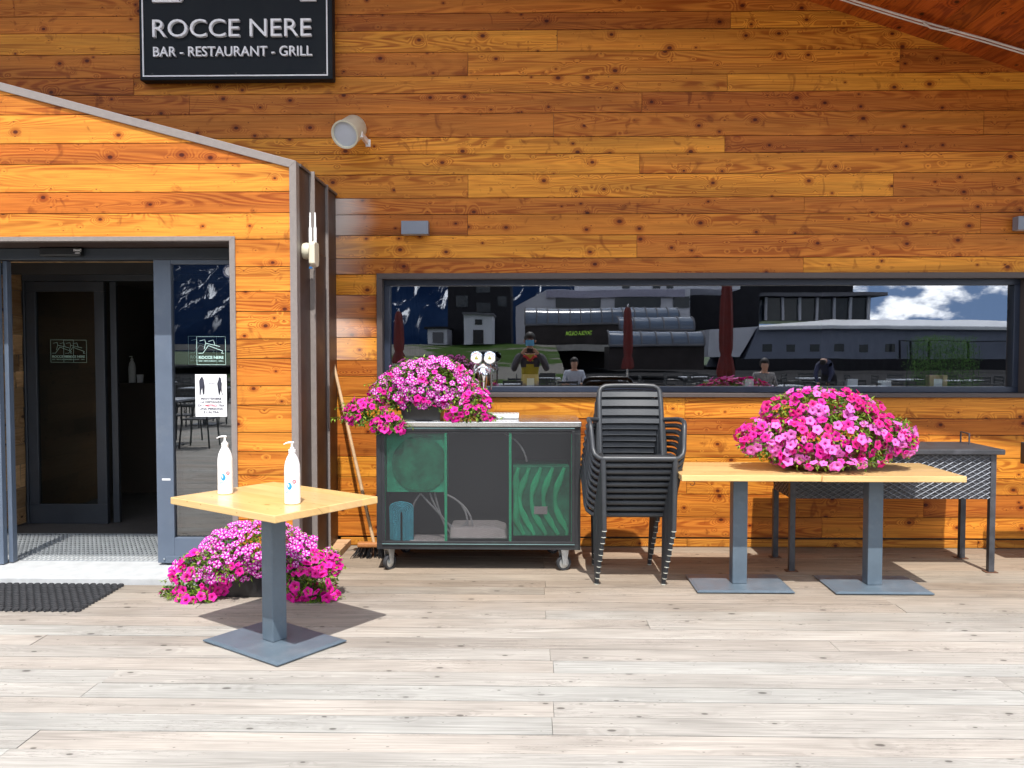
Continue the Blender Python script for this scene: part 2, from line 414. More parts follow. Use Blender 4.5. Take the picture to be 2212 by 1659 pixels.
# ------------------------------------------------------------------ restaurant building
bld = thing('restaurant_building', 'long restaurant wall of honey brown horizontal boards with a wide low window', 'building', (1, YW, 0))
rows_px = [-200, -149, -112, -65, -14, 28, 65.3, 111.7, 163.2, 200.5, 244.3, 296, 332.2, 376.6, 427.2, 462.9, 507.9, 557.2, 592, 637, 687, 729, 778, 813, 857, 903, 938, 987, 1031, 1066, 1115, 1159]
joints_px = {4: [798], 5: [1571, 420], 6: [1202], 7: [1012, 1932], 8: [1565, 300], 9: [1383, 418], 10: [728, 1195, 2113], 11: [1561], 12: [1379], 13: [1012, 1922], 14: [1732], 15: [1011, 2111], 16: [1374], 17: [1732], 24: [1480], 26: [1470], 28: [1485], 29: [2000], 30: [1780]}
WX0, WX1 = xy(815, YW), xy(2224, YW); WZ0, WZ1 = zy(858, YW), zy(590, YW)
mb = MB()
weather_rows = {14: .9, 15: 1.0, 16: .35, 17: .45, 19: .3, 20: .6, 21: .35}
for k in range(len(rows_px) - 1):
    z1, z0 = zy(rows_px[k], YW), zy(rows_px[k + 1], YW)
    js = sorted([xy(p, YW) for p in joints_px.get(k, [])])
    if rows_px[k] < 0: js = [rng.uniform(-4, 4)]
    js = [-9.0] + js + [6.0]
    for a, b in zip(js, js[1:]):
        uvo = (rng.uniform(0, 90), rng.uniform(0, 40))
        base = rng.choice([(1.12, 1.08, .95), (1.0, .96, .9), (.82, .70, .75), (.70, .55, .60), (.90, .78, .78), (1.12, 1.16, 1.0), (.95, .85, .8)])
        v = rng.uniform(.86, 1.04); col = (base[0] * v, base[1] * v, base[2] * v, weather_rows.get(k, .0))
        polys = [[(a + .0015, z0 + .0025), (b - .0015, z0 + .0025), (b - .0015, z1 - .0025), (a + .0015, z1 - .0025)]]
        out = []
        for P in polys:            # window hole
            if z0 < WZ1 and z1 > WZ0:
                out.append(clip(P, 1, 0, WX0)); out.append(clip(P, -1, 0, -WX1))
                mid = clip(clip(P, 1, 0, WX1), -1, 0, -WX0)
                if mid:
                    out.append(clip(mid, 0, 1, WZ0)); out.append(clip(mid, 0, -1, -WZ1))
            else: out.append(P)
        out2 = []
        for P in out:              # porch hole
            if len(P) < 3: continue
            if z0 < 2.6: P = clip(P, -1, 0, -(XS - .02))
            if len(P) >= 3: out2.append(P)
        dy = rng.uniform(0, .0025)
        for P in out2: mb.prism(P, YW - .002 + dy, YW + .03, 0, uvo, col)
wall = mb.build('timber_wall', wallwood, bld)
mb = MB()
mb.box(XS - .02, WX0 - .0, YW + .028, YW + .06, 0, WZ1); mb.box(WX1, 7.6, YW + .028, YW + .06, 0, WZ1)
mb.box(WX0, WX1, YW + .028, YW + .06, 0, WZ0); mb.box(-9, 7.6, YW + .0285, YW + .06, WZ1, 7)
mb.build('wall_backing', black_m, bld)
mb = MB(); zs0 = zy(1159, YW)
for a, b in ((XS + .02, 1.2), (1.203, 3.4), (3.403, 6)):
    mb.box(a, b, YW - .012, YW + .02, .004, zs0 - .012, 0, None, (rng.uniform(0, 50), rng.uniform(0, 50)), (.85, .9, 1.0, 0))
mb.build('skirting_board', wallwood, bld, bevel=.002)
# window (part) > trim, frame, glass
mb = MB(); t_ = .043; yo, yi = YW - .028, YW + .15
def ring(mb, x0, x1, z0, z1, t, ya, yb, mi=0, tb=None):
    tb = tb or t
    mb.box(x0, x1, ya, yb, z1 - t, z1, mi); mb.box(x0, x1, ya, yb, z0, z0 + tb, mi)
    mb.box(x0, x0 + t, ya, yb, z0 + tb, z1 - t, mi); mb.box(x1 - t, x1, ya, yb, z0 + tb, z1 - t, mi)
ring(mb, WX0 + .002, WX1 - .002, WZ0 + .002, WZ1 - .002, t_, yo, yi + .1, tb=.032)
win = mb.build('window', wtrim_m, bld, bevel=.003)
gx0, gx1, gz0, gz1 = WX0 + t_, WX1 - t_, WZ0 + .034, WZ1 - t_
mb = MB(); ring(mb, gx0 + .001, gx1 - .001, gz0 + .001, gz1 - .001, .045, YW + .07, YW + .16)
mb.build('window_frame', wframe_m, win, bevel=.004)
mb = MB(); GY = YW + .11
mb.add([(gx0 + .04, GY, gz0 + .04), (gx1 - .04, GY, gz0 + .04), (gx1 - .04, GY, gz1 - .04), (gx0 + .04, GY, gz1 - .04)], [(0, 1, 2, 3)])
mb.build('glass_pane', glass_m, win, recalc=False)
# roof overhang with boarded soffit
pj1, pj2 = PY(1740, 0, YW), PY(2212, 157, YW)
sl = (pj2.z - pj1.z) / (pj2.x - pj1.x)
def zj(x): return pj1.z + sl * (x - pj1.x) if x > -2.4 else pj1.z + sl * (-2.4 - pj1.x) + .25 * (x + 2.4)
s1, s2 = PY(727, 680, YW), PY(2212, 963, YW)
def zs(x): return s1.z + (s2.z - s1.z) / (s2.x - s1.x) * (x - s1.x)
TAN = math.tan(R(60))
def edge_y(x): return YW - (zj(x) - zs(x)) / (TAN / math.cos(R(4)))
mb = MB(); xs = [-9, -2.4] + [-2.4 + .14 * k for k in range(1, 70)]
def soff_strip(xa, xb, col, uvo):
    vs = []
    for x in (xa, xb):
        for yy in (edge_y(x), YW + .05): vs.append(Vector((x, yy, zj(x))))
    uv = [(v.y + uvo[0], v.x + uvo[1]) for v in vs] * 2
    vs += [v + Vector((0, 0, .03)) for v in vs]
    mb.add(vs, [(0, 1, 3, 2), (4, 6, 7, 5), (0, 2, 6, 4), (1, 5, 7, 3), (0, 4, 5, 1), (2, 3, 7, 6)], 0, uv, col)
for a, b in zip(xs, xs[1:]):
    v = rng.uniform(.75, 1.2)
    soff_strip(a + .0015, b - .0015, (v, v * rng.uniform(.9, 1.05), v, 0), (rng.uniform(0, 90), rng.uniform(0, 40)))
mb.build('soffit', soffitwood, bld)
mb = MB()
for a, b in ((-9, -2.4), (-2.4, 7.3)):
    vs = [Vector((x, yy, zj(x) + h)) for x in (a, b) for yy in (edge_y(x), YW + .3) for h in (.032, .30)]
    mb.add(vs, [(0, 1, 3, 2), (4, 6, 7, 5), (0, 4, 5, 1), (2, 3, 7, 6), (0, 2, 6, 4), (1, 5, 7, 3)])
mb.build('roof', dark_brown_m, bld)
# dim dining room behind the glass
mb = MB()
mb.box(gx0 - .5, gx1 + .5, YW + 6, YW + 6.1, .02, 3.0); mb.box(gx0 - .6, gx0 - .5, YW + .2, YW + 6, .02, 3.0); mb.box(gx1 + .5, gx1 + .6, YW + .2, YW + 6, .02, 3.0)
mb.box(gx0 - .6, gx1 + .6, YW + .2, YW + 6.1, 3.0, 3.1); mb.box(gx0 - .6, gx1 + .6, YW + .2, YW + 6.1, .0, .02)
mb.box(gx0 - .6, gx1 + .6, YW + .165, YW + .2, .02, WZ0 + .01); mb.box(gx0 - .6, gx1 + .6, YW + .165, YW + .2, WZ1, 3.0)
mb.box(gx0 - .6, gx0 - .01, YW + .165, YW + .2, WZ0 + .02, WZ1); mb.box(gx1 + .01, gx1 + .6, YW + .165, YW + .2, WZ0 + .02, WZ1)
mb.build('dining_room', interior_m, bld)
# inner window ledge
mb = MB(); LZ = gz0 + .04; mb.box(gx0, gx1, YW + .163, YW + .42, LZ - .03, LZ, 0, None, (3, 4)); mb.build('window_ledge', oldwood, bld)
# table cards and wooden napkin boxes on the ledge
def card(pxa, pxb, pya, wood_, lab, skew=0):
    Y = YW + .178; x0, x1 = xy(pxa, Y), xy(pxb, Y); z1 = zy(pya, Y)
    th = thing('napkin_holder', lab, 'napkin holder', ((x0 + x1) / 2, Y, LZ), group='napkin holders on the window ledge')
    m_ = MB(); m_.box(x0, x1, Y - .012, Y + .02, LZ + .001, z1); m_.build('napkins', paper_m, th, bevel=.002)
    m_ = MB()
    if wood_:
        m_.box(x0 - .035, x0 - .001, Y - .02, Y + .05, LZ, z1 + .03); m_.box(x1 + .001, x1 + .035, Y - .02, Y + .05, LZ, z1 + .03); m_.box(x0 - .0005, x1 + .0005, Y + .022, Y + .05, LZ, z1 + .03)
        m_.build('wooden_box', handle_m, th, bevel=.002)
    else:
        m_.box(x0 - .01, x1 + .01, Y + .021, Y + .03, LZ, LZ + .05); m_.build('clip', steel_m, th)
card(1138, 1154, 817, True, 'white napkins in a wooden box behind the glass, nearest to the beer tap')
card(1608, 1627, 818, False, 'plain white card on the inner ledge, second from the left behind the window')
card(1829, 1852, 818, False, 'white napkin envelope behind the glass above the flower dome on the tables')
card(1902, 1924, 826, False, 'lowest and widest white napkin stack behind the window glass')
card(2015, 2034, 818, True, 'white napkins in a wooden box at the right end of the window ledge')

# ------------------------------------------------------------------ entrance porch
por = thing('entrance_porch', 'projecting orange timber entrance porch with a sloping grey metal edge and sliding doors', 'porch', (-3.2, YF, 0))
pt0, pt1 = PY(0, 178, YF), PY(643, 349, YF)       # top outer edge of trim
ps = (pt1.z - pt0.z) / (pt1.x - pt0.x)
def ptop(x): return pt1.z + ps * (x - pt1.x)
XR = XS; XL = -6.2
tw_ = xy(643, YF) - xy(628, YF)
OX1 = xy(512, YF); OZ1 = zy(509, YF)                # opening outer trim corner
rowsp = [100, 155, 200, 242, 305, 350, 412, 458, 515, 575, 628, 672, 732, 774, 834, 876, 935, 977, 1028, 1072, 1125, 1170, 1222, 1275]
mb = MB()
for k in range(len(rowsp) - 1):
    z1, z0 = zy(rowsp[k], YF), max(.03, zy(rowsp[k + 1], YF))
    if z1 < .05: continue
    uvo = (rng.uniform(0, 90), rng.uniform(0, 40)); base = rng.choice([(1.05, 1.02, 1.1), (.98, .95, .95), (.86, .74, .75), (1.02, 1.0, 1.05)])
    if k in (4, 6): base = (.80, .60, .62)
    if k in (3, 5, 7): base = (1.04, 1.02, 1.0)
    col = (*base, 0)
    P = [(XL, z0 + .0025), (XR - tw_, z0 + .0025), (XR - tw_, z1 - .0025), (XL, z1 - .0025)]
    P = clip(P, -ps, 1, pt1.z - ps * pt1.x - .045)
    if len(P) < 3: continue
    parts = []
    if z0 < OZ1:
        parts.append(clip(P, -1, 0, -OX1)); up = clip(clip(P, 1, 0, OX1), 0, -1, -OZ1)
        if len(up) > 2: parts.append(up)
    else: parts.append(P)
    for Q in parts:
        if len(Q) > 2: mb.prism(Q, YF, YF + .03, 0, uvo, col)
mb.build('cladding', wallwood, por)
mb = MB(); mb.box(OX1, XR - .004, YF + .031, YD + .12, .03, OZ1); P = [(XL, OZ1), (XR - .004, OZ1), (XR - .004, ptop(XR) - .012), (XL, ptop(XL) - .012)]
mb.prism(P, YF + .031, YD + .0, 0); mb.build('core', black_m, por)
# edge trim
mb = MB()
th_ = .052
mb.prism([(XL, ptop(XL) - th_), (XR - tw_, ptop(XR - tw_) - th_), (XR, ptop(XR)), (XL, ptop(XL))], YF - .014, YF + .06)
mb.prism([(XR - tw_, .02), (XR, .02), (XR, ptop(XR)), (XR - tw_, ptop(XR - tw_) - th_)], YF - .0145, YF + .06)
mb.build('edge_trim', trim_m, por, bevel=.002)
mb = MB(); wd = .036
mb.prism([(XL, OZ1 - .028), (OX1 - wd, OZ1 - .028), (OX1, OZ1), (XL, OZ1)], YF - .012, YF + .05)
mb.prism([(OX1 - wd, .03), (OX1, .03), (OX1, OZ1), (OX1 - wd, OZ1 - .028)], YF - .0125, YF + .05)
mb.build('opening_trim', trim_m, por, bevel=.0015)
mb = MB(); mb.box(OX1 - wd + .002, OX1 - .004, YF + .05, YD + .1, .03, OZ1 - .03); mb.box(XL, OX1 - .004, YF + .05, YD + .02, OZ1 - .029, OZ1 - .004)
mb.build('reveal', brown_m, por)
# side wall in folded metal with standing seams, roof on top
mb = MB()
zt = ptop(XR) - .012
ys = [YF + .06, PX(672, 700, XS).y, PX(706, 700, XS).y, YW - .004]
for a, b in zip(ys, ys[1:]):
    mb.box(XR - .05, XR - .002, a, b, .05, zt)
mb.build('side_wall', brown_m, por)
mb = MB()
for yy, wd2 in ((ys[1], .034), (ys[2], .018)):
    mb.box(XR - .003, XR + wd2, yy - .012, yy + .006, .05, zt + .012)
mb.build('standing_seam', trim_m, por, bevel=.002)
mb = MB()
mb.prism([(XL, ptop(XL) - .004), (XR + .012, ptop(XR) - .004), (XR + .012, ptop(XR) - .02), (XL, ptop(XL) - .02)], YF + .062, YW - .005)
mb.build('porch_roof', dark_brown_m, por)
# vestibule: planked left wall, ceiling, floor, back
YI = PZ(150, 1128, .03).y; XV = xy(52, YI)
mb = MB(); z = .03
while z < 2.3:
    h = rng.choice((.14, .17, .2)); y = YD + .05
    while y < YI:
        L = rng.uniform(.5, 1.4); y2 = min(y + L, YI)
        v = rng.uniform(.45, 1.2)
        vs = [Vector((XV - rng.uniform(0, .012), yy, zz)) for yy in (y, y2 - .003) for zz in (z, z + h - .003)]
        u0, v0 = rng.uniform(0, 90), rng.uniform(0, 40); uv = [(q.y + u0, q.z + v0) for q in vs]
        mb.add(vs, [(0, 1, 3, 2)], 0, uv, (v, v * .97, v * .92, 0)); y = y2
    z += h
mb.build('plank_wall', oldwood, por)
VC = zy(583, YI)
mb = MB(); x = XV
while x < XR:
    x2 = x + .15; v = rng.uniform(.5, 1.2); vs = [Vector((xx, yy, VC)) for xx in (x, x2 - .004) for yy in (YD + .05, YI)]
    u0, v0 = rng.uniform(0, 90), rng.uniform(0, 40); uv = [(q.y + u0, q.x + v0) for q in vs]
    mb.add(vs, [(0, 2, 3, 1)], 0, uv, (v, v, v, 0)); x = x2
mb.build('plank_ceiling', oldwood, por)
mb = MB()
mb.box(XV - .2, XV - .03, YD, YI + 4, .0, 2.8); mb.box(XV - .2, OX1, YD + .06, YI + 4, VC + .01, VC + .1)
mb.box(OX1 - .02, OX1 + .1, YD + .12, YI + 4, 0, 2.5); mb.box(XV - .2, OX1, YI + 3, YI + 3.1, 0, 2.6)
mb.box(XL, XV - .2, YD + .02, YD + .1, 0, 2.5)
mb.build('vestibule_shell', plain('vestibule_plaster', (.16, .14, .12), .8, 0, .1, 4), por)
mb = MB(); mb.box(XL, OX1 + .1, YDECK, YF + .6, -.03, .03)
o = mb.build('threshold_slab', concrete_m); tag(o, kind='structure')
mb = MB(); mb.box(XL, OX1 + .1, YF + .6, YI + 4, -.03, .012); o = mb.build('vestibule_floor', floorin_m); tag(o, kind='structure')
# outer door: header, posts, fixed panel
HZ0, HZ1 = zy(559, YD), OZ1 - .03
fx0, fx1 = xy(335, YD), xy(372, YD); zb = zy(1220, YD) if zy(1220, YD) > .031 else .031; zgb = zy(1165, YD)
mb = MB(); mb.box(XL, OX1 - .04, YD - .0, YD + .12, HZ0, HZ1 - .002)
hd = mb.build('door_header', darkframe_m, por, bevel=.004)
mb = MB(); mb.box(fx0, fx1, YD + .0, YD + .06, zb, HZ0 - .001); mb.box(fx1, OX1 - .04, YD + .0, YD + .06, zb, zgb); mb.box(fx1, OX1 - .04, YD + .002, YD + .058, HZ0 - .03, HZ0 - .001)
mb.box(xy(353, YD), OX1 - .04, YD - .006, YD - .0, zb, zb + .05)
fp = mb.build('fixed_panel', bluegrey_m, por, bevel=.004)
mb = MB(); mb.add([(fx1 - .01, YD + .025, zgb - .01), (OX1 - .03, YD + .025, zgb - .01), (OX1 - .03, YD + .025, HZ0 - .02), (fx1 - .01, YD + .025, HZ0 - .02)], [(0, 1, 2, 3)])
mb.build('glass_pane', doorglass_m, fp, recalc=False)
# sliding leaf parked behind fixed panel + left leaf edge
lx1 = xy(13, YD); mb = MB(); mb.box(lx1 - .03, lx1, YD + .035, YD + .09, .035, HZ0 - .002); mb.box(lx1 - .08, lx1 - .032, YD - .02, YD + .03, .035, HZ0 - .002)
mb.box(XL, lx1 - .09, YD + .02, YD + .06, .035, .2)
mb.build('sliding_door', bluegrey_m, por, bevel=.004)
mb = MB(); mb.box(fx0 - .012, fx0 + .03, YD + .07, YD + .11, .035, HZ0 - .002); mb.box(fx0 + .03, OX1 - .04, YD + .07, YD + .11, .035, .14)
sd = mb.build('sliding_door', darkframe_m, por, bevel=.004)
mb = MB(); mb.add([(fx0 + .03, YD + .09, .14), (OX1 - .03, YD + .09, .14), (OX1 - .03, YD + .09, HZ0 - .01), (fx0 + .03, YD + .09, HZ0 - .01)], [(0, 1, 2, 3)])
mb.build('glass_pane', innerglass_m, sd, recalc=False)
# inner doors
def ring2(mb, x0, x1, z0, z1, t, ya, yb, tt=None, tb=None):
    tt = tt or t; tb = tb or t
    mb.box(x0, x1, ya, yb, z1 - tt, z1); mb.box(x0, x1, ya, yb, z0, z0 + tb); mb.box(x0, x0 + t, ya, yb, z0 + tb, z1 - tt); mb.box(x1 - t, x1, ya, yb, z0 + tb, z1 - tt)
mb = MB(); a, b = xy(57, YI), xy(226, YI)
mb.box(XV, OX1 - .02, YI - .0, YI + .1, zy(605, YI), VC - .001)
ring2(mb, a, b, .014, zy(606, YI), .085, YI + .01, YI + .06, tb=.17); mb.box(XV, a - .002, YI, YI + .08, .014, zy(605, YI) - .001)
mb.box(b + .02, b + .075, YI + .07, YI + .11, .014, zy(606, YI))
idr = mb.build('inner_door', darkframe_m, por, bevel=.004)
mb = MB(); mb.add([(a + .07, YI + .03, .17), (b - .07, YI + .03, .17), (b - .07, YI + .03, 2.1), (a + .07, YI + .03, 2.1)], [(0, 1, 2, 3)])
mb.build('glass_pane', innerglass_m, idr, recalc=False)
mb = MB(); sx0, sx1 = xy(99, YD), xy(188, YD)
mb.box(sx0, sx1, YD - .055, YD - .001, zy(553, YD), zy(533, YD)); sen = mb.build('door_sensor', black_m, por, bevel=.012, seg=3)
mb = MB(); face_text(mb, 'FAAC', xy(165, YD - .055), YD - .0565, zy(540.5, YD - .055), .015, .052, off=.0006)
mb.box(xy(168, YD - .055), xy(178, YD - .055), YD - .0572, YD - .056, zy(545, YD - .055), zy(543.6, YD - .055))
mb.build('sensor_lettering', letter_m, sen)
mb = MB(); mb.box(xy(347, YD), xy(365, YD), YD - .0016, YD - .0004, zy(1040, YD), zy(1036, YD)); mb.build('door_plate', letter_m, fp)
mb = MB(); mb.lathe([(.006, 0), (.005, .006), (0.001, .008)], 10, Matrix.Translation((xy(350, YD), YD - .006, zb + .03)) @ Matrix.Rotation(R(90), 4, 'X')); mb.build('screw', zinc_m, fp)

# metal grating in the threshold
mb = MB(); ga, gb = PZ(150, 1154, .03).y, PZ(150, 1212, .03).y
gxa, gxb = -4.3, OX1 - .05; n = 15
for k in range(n):
    yy = gb + (ga - gb) * k / (n - 1); mb.box(gxa, gxb, yy - .0022, yy + .0022, .018, .036)
m3 = MB(); m3.box(gxa, gxb, gb, ga, .0125, .0145); o = m3.build('grating_shade_sheet', black_m); tag(o, kind='structure')  # thin black sheet on the floor, painting the dark below the bars
x = gxa
while x < gxb:
    mb.box(x, x + .0025, gb, ga, .020, .034); x += .033
ring(mb, gxa, gxb, 0, 0, 0, 0, 0) if False else None
gr = mb.build('floor_grating', plain('galvanised_steel', (.33, .35, .36), .45, .3)); tag(gr, 'galvanised steel floor grating lying just inside the entrance doorway', 'grating')

# rubber mat
def make_mat():
    mb = MB(); y0, y1 = PZ(182, 1323, 0).y, PZ(270, 1266, 0).y; x1 = PZ(270, 1266, .0).x; x0 = x1 - 1.6
    ny = 15; dy = (y1 - y0) / ny; nx = 36; dx = .045
    for j in range(ny):
        yy = y0 + (j + .5) * dy
        for i in range(nx):
            xx = x1 - .02 - i * dx - (dx / 2 if j % 2 else 0)
            if xx < x0: continue
            jt = rng.uniform(-.001, .001)
            mb.prism([(-.017, 0), (.017, 0), (.017, .014 + jt), (.009, .018 + jt), (-.009, .018 + jt), (-.017, .014)], -dy * .33, dy * .33, M=Matrix.Translation((xx, yy, .002)))
            mb.box(xx - .004, xx + .004, yy - dy * .7, yy + dy * .7, .003, .011)
        mb.box(x0, x1, yy - .004, yy + .004, .002, .008)
    o = mb.build('rubber_mat', rubber_m); tag(o, 'black interlocking rubber ring mat on the deck in front of the entrance slab', 'doormat')
make_mat()

# ------------------------------------------------------------------ decals and poster
decal_m = plain('pale_green_decal', (.55, .78, .72), .5, 0, .02, 5)
decaldim_m = plain('pale_decal', (.30, .46, .38), .5, 0, .02, 5)
def logo(mb, x0, x1, z0, z1, Y, r=.0035, text=True, ext=.0008, frame=True):
    W, H = x1 - x0, z1 - z0
    def P(px, py): return Vector((x0 + (px - 553) / 425 * W, Y, z1 - (py - 248) / 415 * H))
    def line(pts, k=1.0):
        for a, b in zip(pts, pts[1:]):
            a, b = P(*a), P(*b); dd = (b - a).normalized(); nn = Vector((-dd.z, 0, dd.x)) * r * k; e = dd * r * .5
            vs = [a - nn - e, b - nn + e, b + nn + e, a + nn - e]; vs += [v + Vector((0, ext * 2, 0)) for v in vs]
            mb.add(vs, [(0, 1, 2, 3), (7, 6, 5, 4), (0, 4, 5, 1), (1, 5, 6, 2), (2, 6, 7, 3), (3, 7, 4, 0)])
    line([(580, 493), (643, 493), (725, 380), (937, 460), (918, 493), (952, 493)])
    line([(663, 430), (685, 345), (895, 393)]); line([(727, 318), (800, 298), (822, 370)], .8); line([(600, 310), (672, 293), (688, 345)], .8)
    if frame: line([(553, 248), (978, 248), (978, 663), (553, 663), (553, 248)], .7)
    if text:
        face_text(mb, 'ROCCE NERE', P(583, 0).x, Y, P(0, 575).z, 42 / 415 * H, 365 / 425 * W, off=.0006)
        face_text(mb, 'BAR - RESTAURANT - GRILL', P(583, 0).x, Y, P(0, 618).z, 22 / 415 * H, 365 / 425 * W)
def decal(name, pxa, pxb, pya, pyb, Y, m, lab, r=.0016):
    mb = MB(); logo(mb, xy(pxa, Y), xy(pxb, Y), zy(pyb, Y), zy(pya, Y), Y, r); tag(mb.build(name, m, recalc=False), lab, 'decal')
decal('window_decal', 426, 488, 727, 788, YD + .022, decal_m, 'brighter of two overlapping ROCCE NERE mountain decals above the white notice')
decal('window_decal', 408, 469, 726, 787, YD + .086, decal_m, 'fainter of two overlapping ROCCE NERE mountain decals above the white notice')
decal('window_decal', 111, 160, 734, 783, YI + .024, decaldim_m, 'left one of two overlapping dim logo decals on the dark inner door')
decal('window_decal', 139, 188, 734.5, 783, YI + .020, decaldim_m, 'right one of two overlapping dim logo decals on the dark inner door')
# notice
def notice():
    Y = YD + .018; x0, x1, z0, z1 = xy(421.7, Y), xy(489.5, Y), zy(901, Y), zy(809, Y)
    th = thing('notice', 'white notice with two black figures reading MANTENERE LA DISTANZA on the door glass', 'notice', ((x0 + x1) / 2, Y, z0))
    mb = MB(); mb.box(x0, x1, Y, Y + .003, z0, z1); mb.build('sheet', paper_m, th)
    W = x1 - x0; H = z1 - z0
    def X(px): return x0 + (px - 522) / 463 * W
    def Z(py): return z1 - (py - 805) / 635 * H
    mb = MB(); yy = Y - .0015
    for txt, py, xa, xb in (('MANTENERE', 1185, 608, 905), ('LA DISTANZA', 1236, 598, 912), ('UNA PERSONA', 1337, 583, 930), ("E L'ALTRA", 1388, 643, 868), ('DI', 1288, 562, 610), ('TRA', 1288, 858, 948)):
        face_text(mb, txt, X(xa), yy, Z(py), 33 / 635 * H, X(xb) - X(xa), off=.0004, ext=.0004)
    face_text(mb, '1 METRO', X(697), yy, Z(946), 15 / 635 * H, X(812) - X(697), ext=.0004)
    mb.build('lettering', ink_m, th)
    mb = MB(); face_text(mb, '1 METRO', X(635), yy, Z(1288), 33 / 635 * H, X(840) - X(635), off=.0004, ext=.0004); mb.build('red_lettering', redink_m, th)
    man = [(612, 845), (632, 845), (634, 862), (630, 878), (650, 888), (656, 930), (663, 985), (652, 990), (646, 950), (644, 1000), (645, 1095), (656, 1108), (636, 1108), (630, 1080), (624, 1010), (612, 1010), (604, 1095), (600, 1112), (584, 1114), (590, 1090), (590, 1000), (594, 975), (582, 950), (580, 905), (588, 888), (612, 878), (610, 862)]
    wom = [(870, 850), (888, 848), (903, 865), (908, 895), (905, 920), (916, 935), (908, 965), (912, 1000), (908, 1025), (912, 1060), (930, 1112), (920, 1116), (898, 1040), (890, 1026), (880, 1030), (874, 1080), (880, 1115), (868, 1115), (866, 1060), (858, 1022), (862, 960), (846, 945), (862, 930), (862, 900), (868, 880)]
    for poly in (man, wom):
        mb = MB(); bm = bmesh.new(); vs = [bm.verts.new((X(a), yy, Z(b))) for a, b in poly]; f = bm.faces.new(vs); r_ = bmesh.ops.triangulate(bm, faces=[f])
        bm.verts.index_update(); mb.add([v.co.copy() for v in bm.verts], [tuple(v.index for v in f.verts) for f in bm.faces]); bm.free(); mb.build('standing_figure', ink_m, th, recalc=False)
notice()
def round_sticker():
    Y = YD + .018; c = Vector((xy(499, Y), Y, zy(585, Y))); r = .048
    blue = plain('navy_sticker', (.02, .04, .12), .4, 0, .02)
    th = thing('round_sticker', 'round navy and white sticker at the top right of the door glass', 'sticker', tuple(c))
    RX = Matrix.Translation(c) @ Matrix.Rotation(R(90), 4, 'X')
    mb = MB(); mb.lathe([(r, 0), (r, .002)], 32, RX); mb.build('disc', blue, th)
    mb = MB(); mb.lathe([(r * .62, .002), (r * .62, .003)], 32, RX); mb.build('badge', paper_m, th)
    mb = MB()
    for i, chh in enumerate('AREA PROTETTA  SISTEMI DI SICUREZZA '):
        if chh == ' ': continue
        an = R(160 - i * 10); M = Matrix.Translation(c) @ Matrix.Rotation(-(an - R(90)), 4, 'Y') @ Matrix.Translation((0, 0, r * .7))
        face_text(mb, chh, 0, -.0035, 0, .008, None, .0003, 0, 'CENTER', M=M)
    mb.build('sticker_lettering', paper_m, th)
round_sticker()

# ------------------------------------------------------------------ sign
def sign():
    Y = YW - .10; x0, x1 = xy(313, Y), xy(724, Y); z0 = zy(168, Y); z1 = zy(-252, Y)
    th = thing('restaurant_sign', 'black square sign with raised pale letters ROCCE NERE BAR - RESTAURANT - GRILL', 'sign', ((x0 + x1) / 2, Y, z0))
    mb = MB(); mb.box(x0, x1, Y, YW - .006, z0, z1); mb.build('sign_panel', signblack_m, th, bevel=.006)
    mb = MB(); a, b = xy(320, Y), xy(714, Y); c, d_ = zy(161, Y), zy(-240, Y); t = .009
    ring(mb, a, b, c, d_, t, Y - .008, Y - .0005); mb.build('border', letter_m, th)
    mb = MB()
    face_text(mb, 'ROCCE NERE', xy(345, Y), Y - .017, zy(77, Y), (77 - 38) / F * Y, xy(681, Y) - xy(345, Y), ext=.016, off=-.0005); mb.build('lettering', letter_m, th); mb = MB()
    face_text(mb, 'BAR - RESTAURANT - GRILL', xy(345, Y), Y - .013, zy(118.5, Y), (118.5 - 97) / F * Y, xy(682, Y) - xy(345, Y), ext=.012, off=.0003)
    mb.build('lettering', letter_m, th)
    mb = MB(); logo(mb, a, b, c, d_, Y - .02, .0085, text=False, ext=.01, frame=False); mb.build('mountain_emblem', letter_m, th)
    for px in (340, 518, 706):
        mb = MB(); mb.lathe([(.008, 0), (.007, .006), (.001, .007)], 10, Matrix.Translation((xy(px, Y), Y, zy(155, Y))) @ Matrix.Rotation(R(90), 4, 'X')); mb.build('screw', black_m, th)
sign()

# ------------------------------------------------------------------ wall fittings
def spk():
    c = PY(747, 289, YW - .30)
    th = thing('wall_speaker', 'round cream projector loudspeaker bracketed to the upper wall', 'loudspeaker', tuple(c))
    dirv = Vector((-.26, -1, -.58)).normalized()
    M = Matrix.Translation(c) @ dirv.to_track_quat('Z', 'Y').to_matrix().to_4x4() @ Matrix.Scale(1.1, 4)
    mb = MB(); mb.lathe([(.02, -.17), (.075, -.165), (.085, -.15), (.088, .0), (.094, .004), (.094, .022), (.084, .022), (.08, .008)], 40, M, cap=False); mb.build('housing', cream_m, th, smooth=True, angle=35)
    mb = MB(); mb.lathe([(.0005, .010), (.081, .006)], 40, M, cap=False); mb.build('grille', plain('grey_mesh', (.50, .52, .56), .5, 0, .03, 200), th)
    mb = MB(); p = c + Vector((.10, .06, .01)); mb.box(p.x - .012, p.x + .012, p.y - .02, YW - .004, p.z - .02, p.z + .02); mb.box(p.x - .012, p.x + .025, YW - .012, YW - .003, p.z - .035, p.z + .02)
    mb.box(p.x - .02, p.x + .02, p.y - .03, p.y + .02, p.z - .028, p.z - .020); mb.build('bracket', white_m, th, bevel=.002)
spk()
